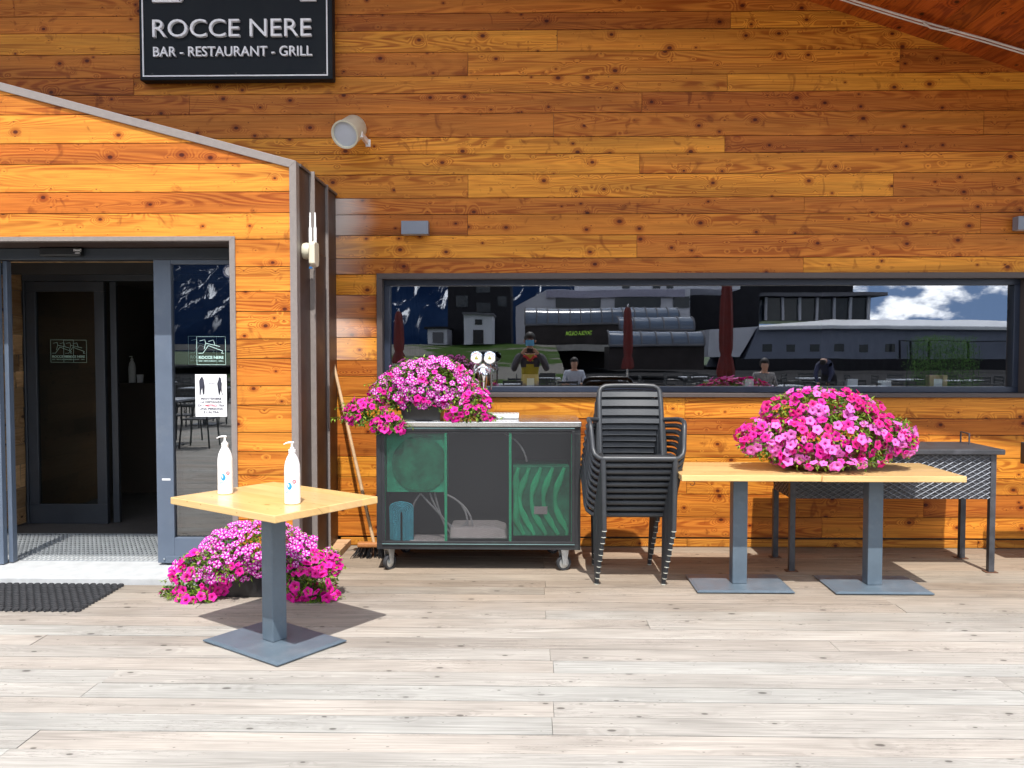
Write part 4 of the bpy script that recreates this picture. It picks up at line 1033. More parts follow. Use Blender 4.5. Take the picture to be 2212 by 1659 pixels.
# ------------------------------------------------------------------ grill
def grill():
    yf = (PZ(2144, 1238.5, 0).y + PZ(1706, 1231, 0).y) / 2; yr = (PZ(1673, 1202, 0).y + PZ(2075.6, 1207.6, 0).y) / 2
    xl, xr = PZ(1706, 1231, 0).x, PZ(2144, 1238.5, 0).x
    th = thing('charcoal_grill', 'long black steel barbecue grill with diamond mesh sides on four legs', 'grill', ((xl + xr) / 2, (yf + yr) / 2, 0))
    zt = zy(978, yf); zb = zy(1074, yf)
    mb = MB(); mb.box(xl - .06, xr + .06, yf - .05, yr + .06, zt - .001, zt + .035); ld = mb.build('grill_top', iron_m, th, bevel=.006)
    mb = MB(); mb.box(xl - .01, xr + .01, yf - .01, yr + .02, zb, zt - .002); mb.build('firebox', iron_m, th)
    mb = MB(); r = .0032; L, H = xr - xl, zt - .01 - zb
    def lat(P0, ux, W):   # expanded metal: crossing bars on a face
        s = .062; hgt = .034; sl_ = hgt / s
        k = -int(H / sl_ / s) - 2
        while k * s < W + H / sl_:
            for sg in (1, -1):
                a0 = k * s; pts = []
                # line u = a0 + t, z = t*sl or H - t*sl
                t0, t1 = max(0, -a0), min(W - a0, H / sl_)
                if t1 > t0:
                    for t in (t0, t1):
                        z = t * sl_ if sg > 0 else H - t * sl_; pts.append(Vector(P0) + Vector(ux) * (a0 + t) + Vector((0, 0, z)))
                    mb.tube(pts, r, 6, cap=False)
            k += 1
    lat((xl, yf - .014, zb + .003), (1, 0, 0), L); lat((xl - .014, yf, zb + .003), (0, 1, 0), yr - yf); lat((xr + .014, yf, zb + .003), (0, 1, 0), yr - yf)
    mb.build('mesh_side', plain('worn_mesh_steel', (.17, .18, .20), .4, .6, .3, 20), th)
    for x in (xl, xr):
        for y in (yf, yr):
            mb = MB(); mb.box(x - .019, x + .019, y - .019, y + .019, .005, zb if y != yf else zt - .003); lg = mb.build('leg', iron_m, th, bevel=.002)
            mb = MB(); mb.box(x - .04, x + .04, y - .03, y + .03, .001, .006); mb.build('foot_plate', rust_m, lg)
    mb = MB(); hx0, hx1, hy = xr - .02, xr + .03, yr
    mb.tube([(hx0, yr - .12, zt + .03), (hx0 - .0, yr - .12, zt + .11), (hx0 + .015, yr + .03, zt + .11), (hx0 + .015, yr + .03, zt + .03)], .006, 8, M=None)
    mb.build('lid_handle', iron_m, ld, smooth=True)
    # neighbour at the frame edge
    th2 = thing('serving_trolley', 'black metal trolley just entering the photo at its right edge', 'trolley', (3.75, yf + .1, 0))
    y = yf; x0 = xy(2207, y + .3)
    mb = MB(); mb.box(x0, x0 + .8, y, y + .3, zy(1010, y), zy(962, y)); mb.build('tray', iron_m, th2, bevel=.006)
    for dx in (.16, .70):
        for dy in (.03, .27):
            mb = MB(); mb.box(x0 + dx - .015, x0 + dx + .015, y + dy - .015, y + dy + .015, .001, zy(1010, y) - .001); mb.build('leg', iron_m, th2)
    mb = MB(); mb.box(x0 + .16, x0 + .70, y + .03, y + .27, .25, .27); mb.build('shelf', iron_m, th2)
grill()

# ------------------------------------------------------------------ petunias
def blossom_geo(R_, seed):
    r2 = random.Random(seed); n = 25; vs = []; uv = []; rings = [(.10, -.55), (.20, -.28), (.40, -.06), (.75, .02), (1.0, -.04)]
    ph = r2.uniform(0, 6)
    for rr, zz in rings:
        for k in range(n + 1):
            a = 2 * math.pi * k / n; lob = 1 + (.13 * math.cos(5 * a + math.pi) * (rr > .5)) ; ruf = .07 * math.sin(10 * a + ph) * rr * rr + .06 * math.sin(2 * a + ph) * rr
            vs.append(Vector((R_ * rr * lob * math.cos(a), R_ * rr * lob * math.sin(a), R_ * (zz + ruf)))); uv.append((k / n, rr))
    m = n + 1
    fs = [(i * m + k, i * m + k + 1, (i + 1) * m + k + 1, (i + 1) * m + k) for i in range(len(rings) - 1) for k in range(n)] + [tuple(range(n))[::-1]]
    return vs, fs, uv
GEOS = [blossom_geo(1.0, s) for s in range(4)]
def leaf_geo(mb, p, d, up, L, W, col):
    side = d.cross(up).normalized(); nrm = side.cross(d).normalized()
    pts = [p, p + d * L * .4 + side * W * .5 + nrm * L * .08, p + d * L - nrm * L * .15, p + d * L * .4 - side * W * .5 + nrm * L * .08, p + d * L * .5 - nrm * L * .02]
    mb.add(pts, [(0, 1, 4), (1, 2, 4), (2, 3, 4), (3, 0, 4)], 0, [(0, 0)] * 5, col)
def petunia(name, lab, cat, lobes, Yc, potfn, nleaf, seed, base, pots):
    r2 = random.Random(seed); th = thing(name, lab, cat, base)
    potfn(th)
    lob = []
    for (px, py, rx, rz_, ry, dy, n, types, size, *fl0) in lobes:
        Y = Yc + dy; c = PY(px, py, Y); k = Y / F; lob.append((c, Vector((rx * k, ry, rz_ * k)), n, types, size, fl0[0] if fl0 else pots))
    def surf(c, rad, lo=-.35):
        while True:
            v = Vector((r2.gauss(0, 1), r2.gauss(0, 1), r2.gauss(0, 1))).normalized()
            if v.z < lo: continue
            if v.y > .35 and r2.random() < .6: continue
            return v, c + Vector((v.x * rad.x, v.y * rad.y, v.z * rad.z))
    MB_sh = MB(); mb_sh = MB(); fl = []
    floor = pots
    for c, rad, n, types, size, floor in lob:
        for _ in range(int(n * 1.2)):
            for tries in range(9):
                v, p = surf(c, rad * r2.uniform(.90, 1.10), -.6)
                nz = mnoise.noise(p * 6 + Vector((seed, 0, 0)))
                if nz < -.12 and r2.random() < .85: continue
                if p.z < floor + size * .35: p.z = floor + size * (.35 + .3 * r2.random())
                if any((p - q[0]).length < size * .54 for q in fl): continue
                nn = Vector((v.x / rad.x, v.y / rad.y, v.z / rad.z)).normalized() + Vector((0, -.35, .25)) + Vector((r2.gauss(0, .3), r2.gauss(0, .3), r2.gauss(0, .3)))
                nn.normalize(); s = size * r2.uniform(.38, .56)
                ty = r2.choices(list(types), weights=list(types.values()))[0]
                cl = mnoise.noise(p * 4.5 + Vector((seed * 3.1, 5, 0)))
                if 'r' in types and cl > .12 and r2.random() < .75: ty = 'r'
                if 's' in types and 'm' in types and cl > .28: ty = 'm'
                fl.append((p, nn, s, ty)); break
    fl.sort(key=lambda q: (q[0] - CAM).length - q[1].dot((CAM - q[0]).normalized()) * .5)
    MT = {'s': pet_str, 'm': pet_mag, 'p': pet_pink, 'r': pet_red}
    cache = {}
    rest = MB(); order = ['s', 'm', 'p', 'r']
    for i, (p, nn, s, ty) in enumerate(fl):
        q = nn.to_track_quat('Z', 'Y').to_matrix().to_4x4() @ Matrix.Rotation(r2.uniform(0, 6.28), 4, 'Z')
        if r2.random() < .22: q = q @ Matrix.Diagonal((1, r2.uniform(.35, .7), 1.5, 1))
        if r2.random() < .10: p = p.copy(); q = q @ Matrix.Diagonal((.6, .6, 1.8, 1))
        if i < 98:
            g_ = r2.randrange(4); key = (ty, g_)
            if key not in cache:
                vs, fs, uv = GEOS[g_]; me = bpy.data.meshes.new('blossom'); me.from_pydata([tuple(v) for v in vs], [], fs); me.materials.append(MT[ty])
                ul = me.uv_layers.new(name='UVMap'); fl_ = []
                for f in fs:
                    for j in f: fl_ += list(uv[j])
                ul.data.foreach_set('uv', fl_); ca = me.color_attributes.new('bc', 'FLOAT_COLOR', 'CORNER'); ca.data.foreach_set('color', [1.0] * 4 * sum(len(f) for f in fs))
                me.polygons.foreach_set('use_smooth', [True] * len(fs)); cache[key] = me
            ob = bpy.data.objects.new('blossom', cache[key]); COL.objects.link(ob); ob.parent = th
            ob.matrix_local = WM[th].inverted() @ Matrix.Translation(p) @ q @ Matrix.Scale(s, 4)
        else:
            vs, fs, uv = GEOS[r2.randrange(4)]; M = Matrix.Translation(p) @ q @ Matrix.Scale(s, 4); t_ = r2.uniform(.8, 1.1)
            rest.add([M @ v for v in vs], fs, order.index(ty), uv, (t_, t_, t_, 1))
    if rest.v:
        o = rest.build('blossoms', [MT[k] for k in order], th, smooth=True, recalc=False, angle=None); o['kind'] = 'stuff'
    # trailing shoots
    for c, rad, n, types, size, floor in lob:
        for _ in range(5):
            v, p = surf(c, rad, -.2)
            if v.y > .3: continue
            e = p + Vector((v.x * .07, -.02 + v.y * .05, v.z * .03 - .015))
            if e.z < floor + .02: e.z = floor + .02
            sm = MB_sh; sm.tube([p - v * .05, p + Vector((0, 0, .012)), e], [.0022, .0018, .0012], 5, cap=False)
            for q in range(7):
                g = p.lerp(e, r2.random()); leaf_geo(mb_sh, g, Vector((r2.gauss(0, 1), r2.gauss(0, 1), r2.gauss(0, 1))).normalized(), Vector((0, 0, 1)), r2.uniform(.018, .03), .011, (.7 + .3 * r2.random(),) * 3 + (1,))
    # foliage
    mb = mb_sh; tot = sum(l[1].x * l[1].z for l in lob)
    for c, rad, n, types, size, floor in lob:
        cnt = int(nleaf * rad.x * rad.z / tot)
        for _ in range(cnt):
            v, p = surf(c, rad * (r2.uniform(.3, 1.0) ** .55) * 1.0, -.75)
            if p.z < floor + .006: p.z = floor + .006 + .02 * r2.random()
            dd = (v * .6 + Vector((r2.gauss(0, .5), r2.gauss(0, .5), r2.gauss(0, .5)))).normalized()
            up = Vector((r2.gauss(0, .4), r2.gauss(0, .4) - .3, 1)).normalized()
            tip = r2.random() ** 1.3; leaf_geo(mb, p, dd, up, r2.uniform(.018, .040), r2.uniform(.009, .016), (tip, tip, tip, 1))
    o = mb.build('foliage', leaf_m, th, recalc=False); o['kind'] = 'stuff'
    mb = MB_sh
    for c, rad, n, types, size, floor in lob:
        for _ in range(26):
            v, p = surf(c, rad * 1.02, -.5); b = c - Vector((0, 0, rad.z * .5)); mid = b.lerp(p, .6) + Vector((0, 0, .03))
            if p.z > floor + .005: mb.tube([b, mid, p], [.003, .002, .0012], 5, cap=False)
    mb.build('stems', leaf_m, th)
    return th
def pot_box(px0, px1, Y, d, z0, z1, m, lip=.012):
    def fn(th):
        mb = MB(); x0, x1 = xy(px0, Y), xy(px1, Y)
        vs = []
        for z, o in ((z0, 0), (z1, lip)):
            vs += [(x0 - o, Y - o, z), (x1 + o, Y - o, z), (x1 + o, Y + d + o, z), (x0 - o, Y + d + o, z)]
        mb.add(vs, [(3, 2, 1, 0), (0, 1, 5, 4), (1, 2, 6, 5), (2, 3, 7, 6), (3, 0, 4, 7)]); mb.box(x0 - lip - .004, x1 + lip + .004, Y - lip - .004, Y + d + lip + .004, z1 - .012, z1 - .002)
        mb.build('planter', m, th, bevel=.004)
        mb = MB(); mb.box(x0 + .01, x1 - .01, Y + .01, Y + d - .01, z1 - .0195, z1 - .0125 + .012); mb.build('soil', plain('potting_soil', (.03, .02, .015), .9, 0, .3, 60), th)
    return fn
P1Y = CY0 + .17
petunia('potted_petunia', 'petunia box on the cart with purple striped blooms, beside the beer taps', 'flower box',
        [(925, 838, 103, 66, .19, .0, 250, {'s': 9, 'm': 1}, .048), (795, 893, 50, 34, .09, -.13, 40, {'m': 1}, .056, CZ - .05), (838, 918, 36, 24, .05, -.20, 26, {'m': 1}, .056, CZ - .1), (1010, 893, 46, 20, .08, -.15, 20, {'m': 1}, .056), (985, 842, 48, 46, .14, -.02, 50, {'s': 3, 'm': 1}, .048), (850, 850, 50, 42, .16, -.02, 36, {'s': 3, 'm': 1}, .050), (1018, 870, 40, 38, .13, -.05, 36, {'m': 4, 's': 1}, .056), (1048, 903, 24, 8, .04, -.12, 8, {'m': 1}, .050), (762, 905, 26, 9, .05, -.12, 8, {'m': 1}, .045, CZ - .05)],
        P1Y, pot_box(868, 950, CY0 + .06, .24, CZ + .001, CZ + .12, black_m), 6200, 3, (xy(925, P1Y), P1Y, CZ), CZ)
P2Y = PZ(545, 1285, 0).y
petunia('potted_petunia', 'petunia box on the deck behind the foreground table, trailing large magenta blooms', 'flower box',
        [(560, 1190, 122, 64, .17, .03, 220, {'s': 1}, .050), (490, 1222, 62, 44, .13, -.06, 44, {'s': 4, 'm': 1}, .048), (630, 1222, 58, 48, .13, -.05, 44, {'s': 2, 'm': 1}, .050), (440, 1240, 68, 52, .14, -.02, 62, {'m': 5, 's': 2}, .062), (672, 1250, 58, 62, .15, -.04, 66, {'m': 1}, .066), (425, 1295, 45, 22, .08, -.12, 14, {'m': 1}, .062), (365, 1278, 18, 8, .03, -.05, 4, {'m': 1}, .055), (715, 1215, 20, 30, .06, 0, 12, {'m': 2, 's': 2}, .055), (690, 1300, 45, 18, .07, -.1, 16, {'m': 1}, .06)],
        P2Y, pot_box(480, 640, P2Y - .06, .2, .002, .15, black_m), 6500, 5, (xy(560, P2Y), P2Y, 0), .0)
P3Y = c2[1] + .0
def bowl(th):
    c = Vector((xy(1770, P3Y), P3Y, .7505)); mb = MB()
    mb.lathe([(.10, 0), (.15, .01), (.20, .05), (.235, .11), (.25, .115), (.25, .13), (.225, .13), (.20, .10)], 40, Matrix.Translation(c), cap=False, sx=1.15, sy=.85); mb.lathe([(.001, .002), (.10, .002)], 24, Matrix.Translation(c), cap=False, sx=1.15, sy=.85); mb.build('bowl', terracotta_m, th, smooth=True)
    mb = MB(); mb.lathe([(.001, .100), (.215, .098)], 24, Matrix.Translation(c), cap=False, sx=1.15, sy=.85); mb.build('soil', plain('dark_soil', (.03, .02, .015), .9, 0, .3, 60), th)
petunia('potted_petunia', 'brown bowl with a dome of pale pink and crimson petunias on two joined tables', 'flower bowl',
        [(1785, 945, 178, 66, .24, .0, 270, {'p': 3, 'm': 1, 'r': 1}, .060), (1775, 888, 122, 48, .19, .02, 120, {'p': 2, 'm': 2, 'r': 1}, .060), (1655, 955, 58, 42, .15, -.03, 34, {'p': 3, 'm': 2, 'r': 1}, .058), (1930, 950, 42, 46, .14, -.02, 34, {'p': 2, 'm': 3}, .058), (1790, 995, 120, 14, .20, -.08, 28, {'p': 3, 'm': 1}, .056)],
        P3Y, bowl, 8000, 9, (xy(1770, P3Y), P3Y, .75), .76)

# ------------------------------------------------------------------ inside the lobby
def lobby():
    Y = YI + 1.6
    mb = MB(); mb.box(xy(243, Y), OX1 - .05, Y, Y + .4, .014, zy(828, Y)); o = mb.build('reception_counter', oldwood if False else plain('dark_counter', (.05, .035, .025), .5)); tag(o, 'dark counter standing in the gloom beyond the inner door', 'counter')
    b = Vector((xy(286, Y + .1), Y + .1, zy(828, Y) + .001)); th = thing('pump_bottle', 'white pump bottle in the dark on the counter beyond the inner door', 'bottle', tuple(b))
    mb = MB(); mb.lathe([(.036, 0), (.038, .15), (.03, .2), (.012, .235)], 24, Matrix.Translation(b)); mb.build('body', white_m, th, smooth=True)
    mb = MB(); mb.lathe([(.015, .236), (.015, .252), (.005, .254), (.005, .275)], 16, Matrix.Translation(b)); mb.tube([b + Vector((.005, 0, .276)), b + Vector((-.03, 0, .272))], .005, 8); mb.build('pump', white_m, th)
    b = Vector((xy(303, Y + .1), Y + .1, zy(828, Y) + .001)); mb = MB(); mb.lathe([(.03, 0), (.036, .08), (.036, .085), (.03, .005)], 24, Matrix.Translation(b)); o = mb.build('paper_cup', paper_m, smooth=True); tag(o, 'small white cup beside the bottle on the dark counter', 'cup')
    Yp = YI + 2.95
    mb = MB(); mb.box(xy(252, Yp), xy(297, Yp), Yp - .03, Yp, zy(762, Yp), zy(668, Yp)); o = mb.build('wall_picture', plain('dark_red_print', (.06, .018, .014), .5, 0, .6, 5)); tag(o, 'dim reddish picture hanging on the wall beyond the inner door', 'picture')
lobby()

# ------------------------------------------------------------------ what stands behind the camera (seen mirrored in the glass)
YG = GY
def V(px, py, D):       # a point seen mirrored in the window at total path depth D
    p = PY(px, py, D); return Vector((p.x, 2 * YG - D, p.z))
asphalt_m = plain('asphalt', (.022, .022, .024), .9, 0, .2, 2, spec=.05)
grass_m = plain('meadow_green', (.025, .055, .012), .9, 0, .4, .6)
gravel_m = plain('gravel', (.30, .29, .27), .9, 0, .2, 3)
rock_m = None
mb = MB(); mb.box(-60, 60, -80, -15.01, -.6, -.06); o = mb.build('forecourt_ground', asphalt_m); tag(o, kind='structure')
mb = MB(); mb.box(-4000, 4000, -4000, 4000, -1.2, -.9); o = mb.build('terrain', grass_m); tag(o, kind='structure')
# embankment rising to the left building
def slope():
    A = [V(840, 842, 34), V(1236, 830, 34)]; mb = MB(); nx, ny = 30, 12; x0, x1 = A[0].x - 8, A[1].x; ya, yb = 2 * YG - 34, 2 * YG - 58
    vs = []; 
    for j in range(ny + 1):
        for i in range(nx + 1):
            x = x0 + (x1 - x0) * i / nx; y = ya + (yb - ya) * j / ny; z = -.06 + 2.0 * (j / ny) + .12 * mnoise.noise(Vector((x * .4, y * .4, 0))) * (0 < j)
            vs.append((x, y, z))
    fs = [(j * (nx + 1) + i, j * (nx + 1) + i + 1, (j + 1) * (nx + 1) + i + 1, (j + 1) * (nx + 1) + i) for j in range(ny) for i in range(nx)]
    t = NT('grass_and_gravel'); o = t.obj(); n = t.noise(o, .25, 4, .6); c = t.mix(t.rng(n, .46, .54), (.12, .115, .105), (.022, .050, .005)); t.b.inputs['Specular IOR Level'].default_value = .05; t.l(c, t.b.inputs['Base Color']); t.b.inputs['Roughness'].default_value = .9
    mb.add(vs, fs); o = mb.build('embankment', t.m, recalc=False); tag(o, kind='structure')
    mb = MB(); mb.box(x0 - 20, x1 + 5, yb - 30, yb, 1.5, 1.94); o = mb.build('upper_ground', gravel_m); tag(o, kind='structure')
slope()
white_wall = plain('white_render', (.50, .51, .56), .8, 0, .06, 1, spec=.05); grey_wall = plain('grey_render', (.12, .12, .135), .8, 0, .08, 1, spec=.05); dark_wall = plain('dark_cladding', (.022, .022, .026), .7, 0, .1, 1, spec=.05)
winglass = plain('dark_window_glass', (.02, .025, .03), .15, 0, .1, 1); roofm = plain('pale_metal_roof', (.55, .57, .60), .4, .2, .05, .5); lilac = plain('lilac_band', (.30, .29, .38), .6)
def vbox(mb, pxa, pya, pxb, pyb, D, dep=4, mi=0):
    a, b = V(pxa, pya, D), V(pxb, pyb, D); mb.box(min(a.x, b.x), max(a.x, b.x), a.y - dep, a.y, min(a.z, b.z), max(a.z, b.z), mi)
def vthing(name, lab, cat, px, D): p = V(px, 758, D); return thing(name, lab, cat, (p.x, p.y, 0))
# 1 dark house
h = vthing('dark_house', 'tall dark house with a gable roof mirrored at the left of the window', 'building', 1035, 62)
mb = MB(); D = 62; a, b, t, g0 = V(968, 742, D), V(1104, 742, D), V(968, 560, D), V(1035, 520, D)
mb.prism([(a.x, 1.9), (b.x, 1.9), (b.x, t.z), (g0.x, g0.z), (a.x, t.z)], a.y - 9, a.y); mb.build('wall', dark_wall, h)
mb = MB(); e = .8
for s in (-1, 1):
    x1_ = a.x - e if s < 0 else b.x + e; zz = t.z - .5
    mb.prism([(x1_, zz), (g0.x, g0.z + .15), (g0.x, g0.z + .4), (x1_, zz + .25)], a.y - 9.5, a.y + 1)
mb.build('roof', grey_wall, h)
for (p0, p1, q0, q1) in ((1028, 1060, 655, 675), (985, 1010, 640, 665), (1075, 1095, 640, 662), (1028, 1060, 615, 633)):
    mb = MB(); vbox(mb, p0, p1 * 0 + q0, p1, q1, D - .05, .3); mb.build('window', winglass, h)
h = vthing('white_annex', 'white flat roofed annex mirrored in front of the dark house', 'building', 1031, 57)
mb = MB(); vbox(mb, 1001, 679, 1063, 743, 57, 4); mb.build('wall', white_wall, h)
mb = MB(); vbox(mb, 1020, 712, 1043, 742, 56.95, .3); mb.build('door', winglass, h); mb = MB(); vbox(mb, 1024, 690, 1040, 701, 56.95, .3); mb.build('window', winglass, h)
mb = MB(); vbox(mb, 998, 676, 1066, 680, 56.8, 4.5); mb.build('roof', grey_wall, h)
h = vthing('low_shed', 'low pale shed with a flat roof mirrored left of the white annex', 'shed', 945, 58)
mb = MB(); vbox(mb, 924, 710, 965, 743, 58, 5); mb.build('wall', white_wall, h); mb = MB(); vbox(mb, 915, 706, 968, 710.5, 57.8, 6); mb.build('roof', dark_wall, h)
mb = MB(); vbox(mb, 935, 718, 958, 740, 57.95, .2); mb.build('door', grey_wall, h)
# 2 white modern block
h = vthing('white_hotel_block', 'long white block with dark strip windows, mirrored in mid window', 'building', 1300, 74)
mb = MB(); vbox(mb, 1180, 624, 1490, 745, 74, 10); D = 74
a, b, c, d_ = V(1115, 662, D), V(1180, 624, D), V(1180, 745, D), V(1115, 745, D); mb.prism([(a.x, a.z), (b.x, b.z), (c.x, c.z), (d_.x, d_.z)], a.y - 10, a.y); mb.build('wall', white_wall, h)
mb = MB(); vbox(mb, 1180, 625, 1480, 641, D - .3, 1); mb.build('balcony_band', lilac, h)
for p0, p1, q0, q1 in ((1200, 1298, 642, 664), (1330, 1427, 643, 665), (1455, 1490, 640, 665)):
    mb = MB(); vbox(mb, p0, q0, p1, q1, D - .1, .3); mb.build('window', winglass, h)
mb = MB(); vbox(mb, 1250, 596, 1600, 624.5, D + 2, 8); mb.build('upper_floor', white_wall, h)
for p in (1345, 1410, 1440):
    mb = MB(); vbox(mb, p, 614, p + 16, 622, D + 1.9, .3); mb.build('window', winglass, h)
# 3 barrel vaults
def vault(lab, pxa, pxb, pyt, pyb, D, base_py, name='glass_barrel_vault'):
    h = vthing(name, lab, 'glass canopy', (pxa + pxb) / 2, D); a, b = V(pxa, pyb, D), V(pxb, pyt, D); rr = b.z - a.z
    prof = [(math.cos(t) * rr * 1.4, math.sin(t) * rr) for t in [R(q) for q in range(0, 91, 10)]]
    def shell(mb, x0, x1, k):
        n = len(prof); vs = []
        for x in (x0, x1):
            for (yy, zz) in prof: vs.append((x, a.y - rr * 1.4 + yy * k + 0, a.z + zz * k))
        mb.add(vs, [(i, i + 1, n + i + 1, n + i) for i in range(n - 1)] + [tuple(range(n)) + (), tuple(range(2 * n - 1, n - 1, -1))][:0])
    mb = MB(); shell(mb, a.x, b.x, .98); mb.build('glazing', plain('blue_grey_glazing', (.06, .085, .13), .12, 0, .1, 1), h, smooth=True)
    nr = max(4, int((b.x - a.x) / .75))
    mb = MB()
    for i in range(nr + 1):
        x = a.x + (b.x - a.x) * i / nr; mb.tube([(x, a.y - rr * 1.4 + yy, a.z + zz) for yy, zz in prof], .05, 5)
    mb.tube([(a.x, a.y, a.z), (b.x, a.y, a.z)], .08, 5); mb.build('ribs', grey_wall, h)
    mb = MB(); z1 = a.z - .05; mb.box(a.x, b.x, a.y - rr * 1.4 - 2, a.y - .1, V(pxa, base_py, D).z, z1); mb.build('shopfront', plain('dark_shopfront', (.035, .03, .03), .4, 0, .4, .8, spec=.05), h)
    return h, a, b
h, a, b = vault('long glass barrel vault over a shop front with green letters, mirrored', 1135, 1470, 662, 701, 62, 795)
mb = MB()
def ftext_back(mb, txt, x, y, z, hgt, width):
    vs, fs = ob_text(txt, hgt / .73, .01, 0.01, 'CENTER', width); mb.add([Vector((-v.x + x, y + v.z, v.y + z)) for v in vs], fs)
em = NT('lit_green_letters'); em.b.inputs['Base Color'].default_value = (.3, .5, .05, 1); em.b.inputs['Emission Color'].default_value = (.35, .8, .08, 1); em.b.inputs['Emission Strength'].default_value = .12
sg = V(1255, 724, 61.5); ftext_back(mb, 'TAVOLA CALDA', V(1250, 724, 61).x, V(0, 0, 61).y, sg.z, .28, 2.0)
mb.build('green_lettering', em.m, h)
vault('short rounded glass vault mirrored behind the middle parasol, the upper one of two', 1340, 1500, 684, 713, 50, 770)
vault('short rounded glass vault mirrored behind the middle parasol, the lower one of two', 1318, 1522, 715, 746, 46, 800)
# 4 grey hall
h = vthing('grey_hall', 'long low grey hall with small square windows, mirrored at the right', 'building', 1900, 70); D = 70
mb = MB(); P = [V(1640, 706, D), V(1800, 702, D), V(2230, 704, D), V(2230, 800, D), V(1600, 800, D)]; mb.prism([(p.x, p.z) for p in P], P[0].y - 14, P[0].y); mb.build('wall', plain('blue_grey_cladding', (.16, .18, .235), .6, 0, .06, .6, spec=.05), h)
mb = MB(); P = [V(1532, 712, D), V(1638, 707, D), V(1600, 772, D), V(1530, 772, D)]; mb.prism([(p.x, p.z) for p in P], P[0].y - 14, P[0].y - .2); mb.build('end_wall', white_wall, h)
mb = MB(); P = [V(1640, 705.5, D), V(1800, 701.5, D), V(2240, 703.5, D), V(2240, 690, D + 6), V(1800, 689, D + 6), V(1640, 703, D)]
p = [V(1640, 707, D - .4), V(1800, 703, D - .4), V(2240, 705, D - .4), V(2400, 690, D + 13), V(1800, 690.5, D + 13), V(1640, 704, D + 1)]
mb.add(p + [q - Vector((0, 0, .25)) for q in p], [(0, 1, 4, 5), (1, 2, 3, 4), (6, 7, 1, 0), (7, 8, 2, 1), (11, 10, 7, 6), (10, 9, 8, 7)]); mb.build('roof_edge', roofm, h)
for px in (1648, 1698, 1750, 1803, 1856, 1912):
    mb = MB(); vbox(mb, px, 744, px + 20, 761, D - .02, .3); mb.build('window', winglass, h)
mb = MB()
for px in (1943, 1968, 2007, 2090, 2190): vbox(mb, px, 736, px + 1.5, 797, D - 1, .2)
vbox(mb, 1943, 735, 2230, 737, D - 1, .2); mb.build('gate_frame', dark_wall, h)
# 5 glass pavilion
h = vthing('glass_pavilion', 'raised glass pavilion with white posts, mirrored above the grey hall', 'building', 1740, 88); D = 88
mb = MB(); vbox(mb, 1655, 646, 1878, 694, D, 10); mb.build('glazing', winglass, h)
mb = MB()
for px in (1655, 1692, 1729, 1765, 1803, 1838, 1875): vbox(mb, px - 2.5, 644, px + 2.5, 692, D - .3, .4)
mb.build('posts', white_wall, h)
mb = MB(); vbox(mb, 1640, 634, 1918, 641, D - 1.5, 13); p = [V(1585, 662, D), V(1640, 641, D), V(1640, 634, D), V(1918, 634, D), V(1918, 641, D), V(1660, 645, D), V(1660, 700, D), V(1600, 712, D)]
mb.build('roof', grey_wall, h)
mb = MB(); vbox(mb, 1612, 560, 1842, 634.5, D + 2, 8); mb.build('upper_block', dark_wall, h)
mb = MB(); vbox(mb, 1480, 596, 1640, 712, D - 2, 8); mb.build('side_block', dark_wall, h)
# mountain
def mountain():
    t = NT('haze_blue_rock_and_snow'); o = t.obj(); geo = t.n('NewGeometry'); n = t.noise(t.vmul(o, (.030, .006, .007)), 1, 8, .7, 1.2); n2 = t.noise(o, .01, 8, .7)
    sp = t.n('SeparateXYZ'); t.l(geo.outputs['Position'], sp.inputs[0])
    f = t.math('MULTIPLY', t.rng(n, .56, .65), t.rng(sp.outputs[2], 25, 90)); c = t.mix(t.rng(n2, .3, .7), (.003, .009, .030), (.009, .020, .050)); c = t.mix(f, c, (.85, .87, .9)); t.l(c, t.b.inputs['Base Color']); t.b.inputs['Roughness'].default_value = .9; t.b.inputs['Specular IOR Level'].default_value = 0  # navy rock tones carry the blue distance haze in their colour
    mb = MB(); nx, ny = 140, 40; vs = []
    for j in range(ny + 1):
        for i in range(nx + 1):
            x = -2600 + 3050 * i / nx; y = -1500 - 1500 * j / ny
            ridge = 1 - abs(j / ny - .8) * 1.25; env = min(1, max(0, (420 - x) / 900 + .45)) * (.7 + .3 * math.sin(x * .0022 + 1))
            z = -20 + 900 * max(0, ridge) ** .9 * env * (1 + .35 * mnoise.noise(Vector((x * .003, y * .003, 1)))) + 70 * mnoise.noise(Vector((x * .012, y * .012, 3))) * ridge + 25 * mnoise.noise(Vector((x * .04, y * .04, 3)))
            vs.append((x, y, z))
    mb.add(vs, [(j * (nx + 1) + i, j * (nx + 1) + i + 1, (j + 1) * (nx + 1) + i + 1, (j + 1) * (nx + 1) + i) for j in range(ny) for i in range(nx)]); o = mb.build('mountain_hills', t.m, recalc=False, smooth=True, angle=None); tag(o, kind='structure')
mountain()
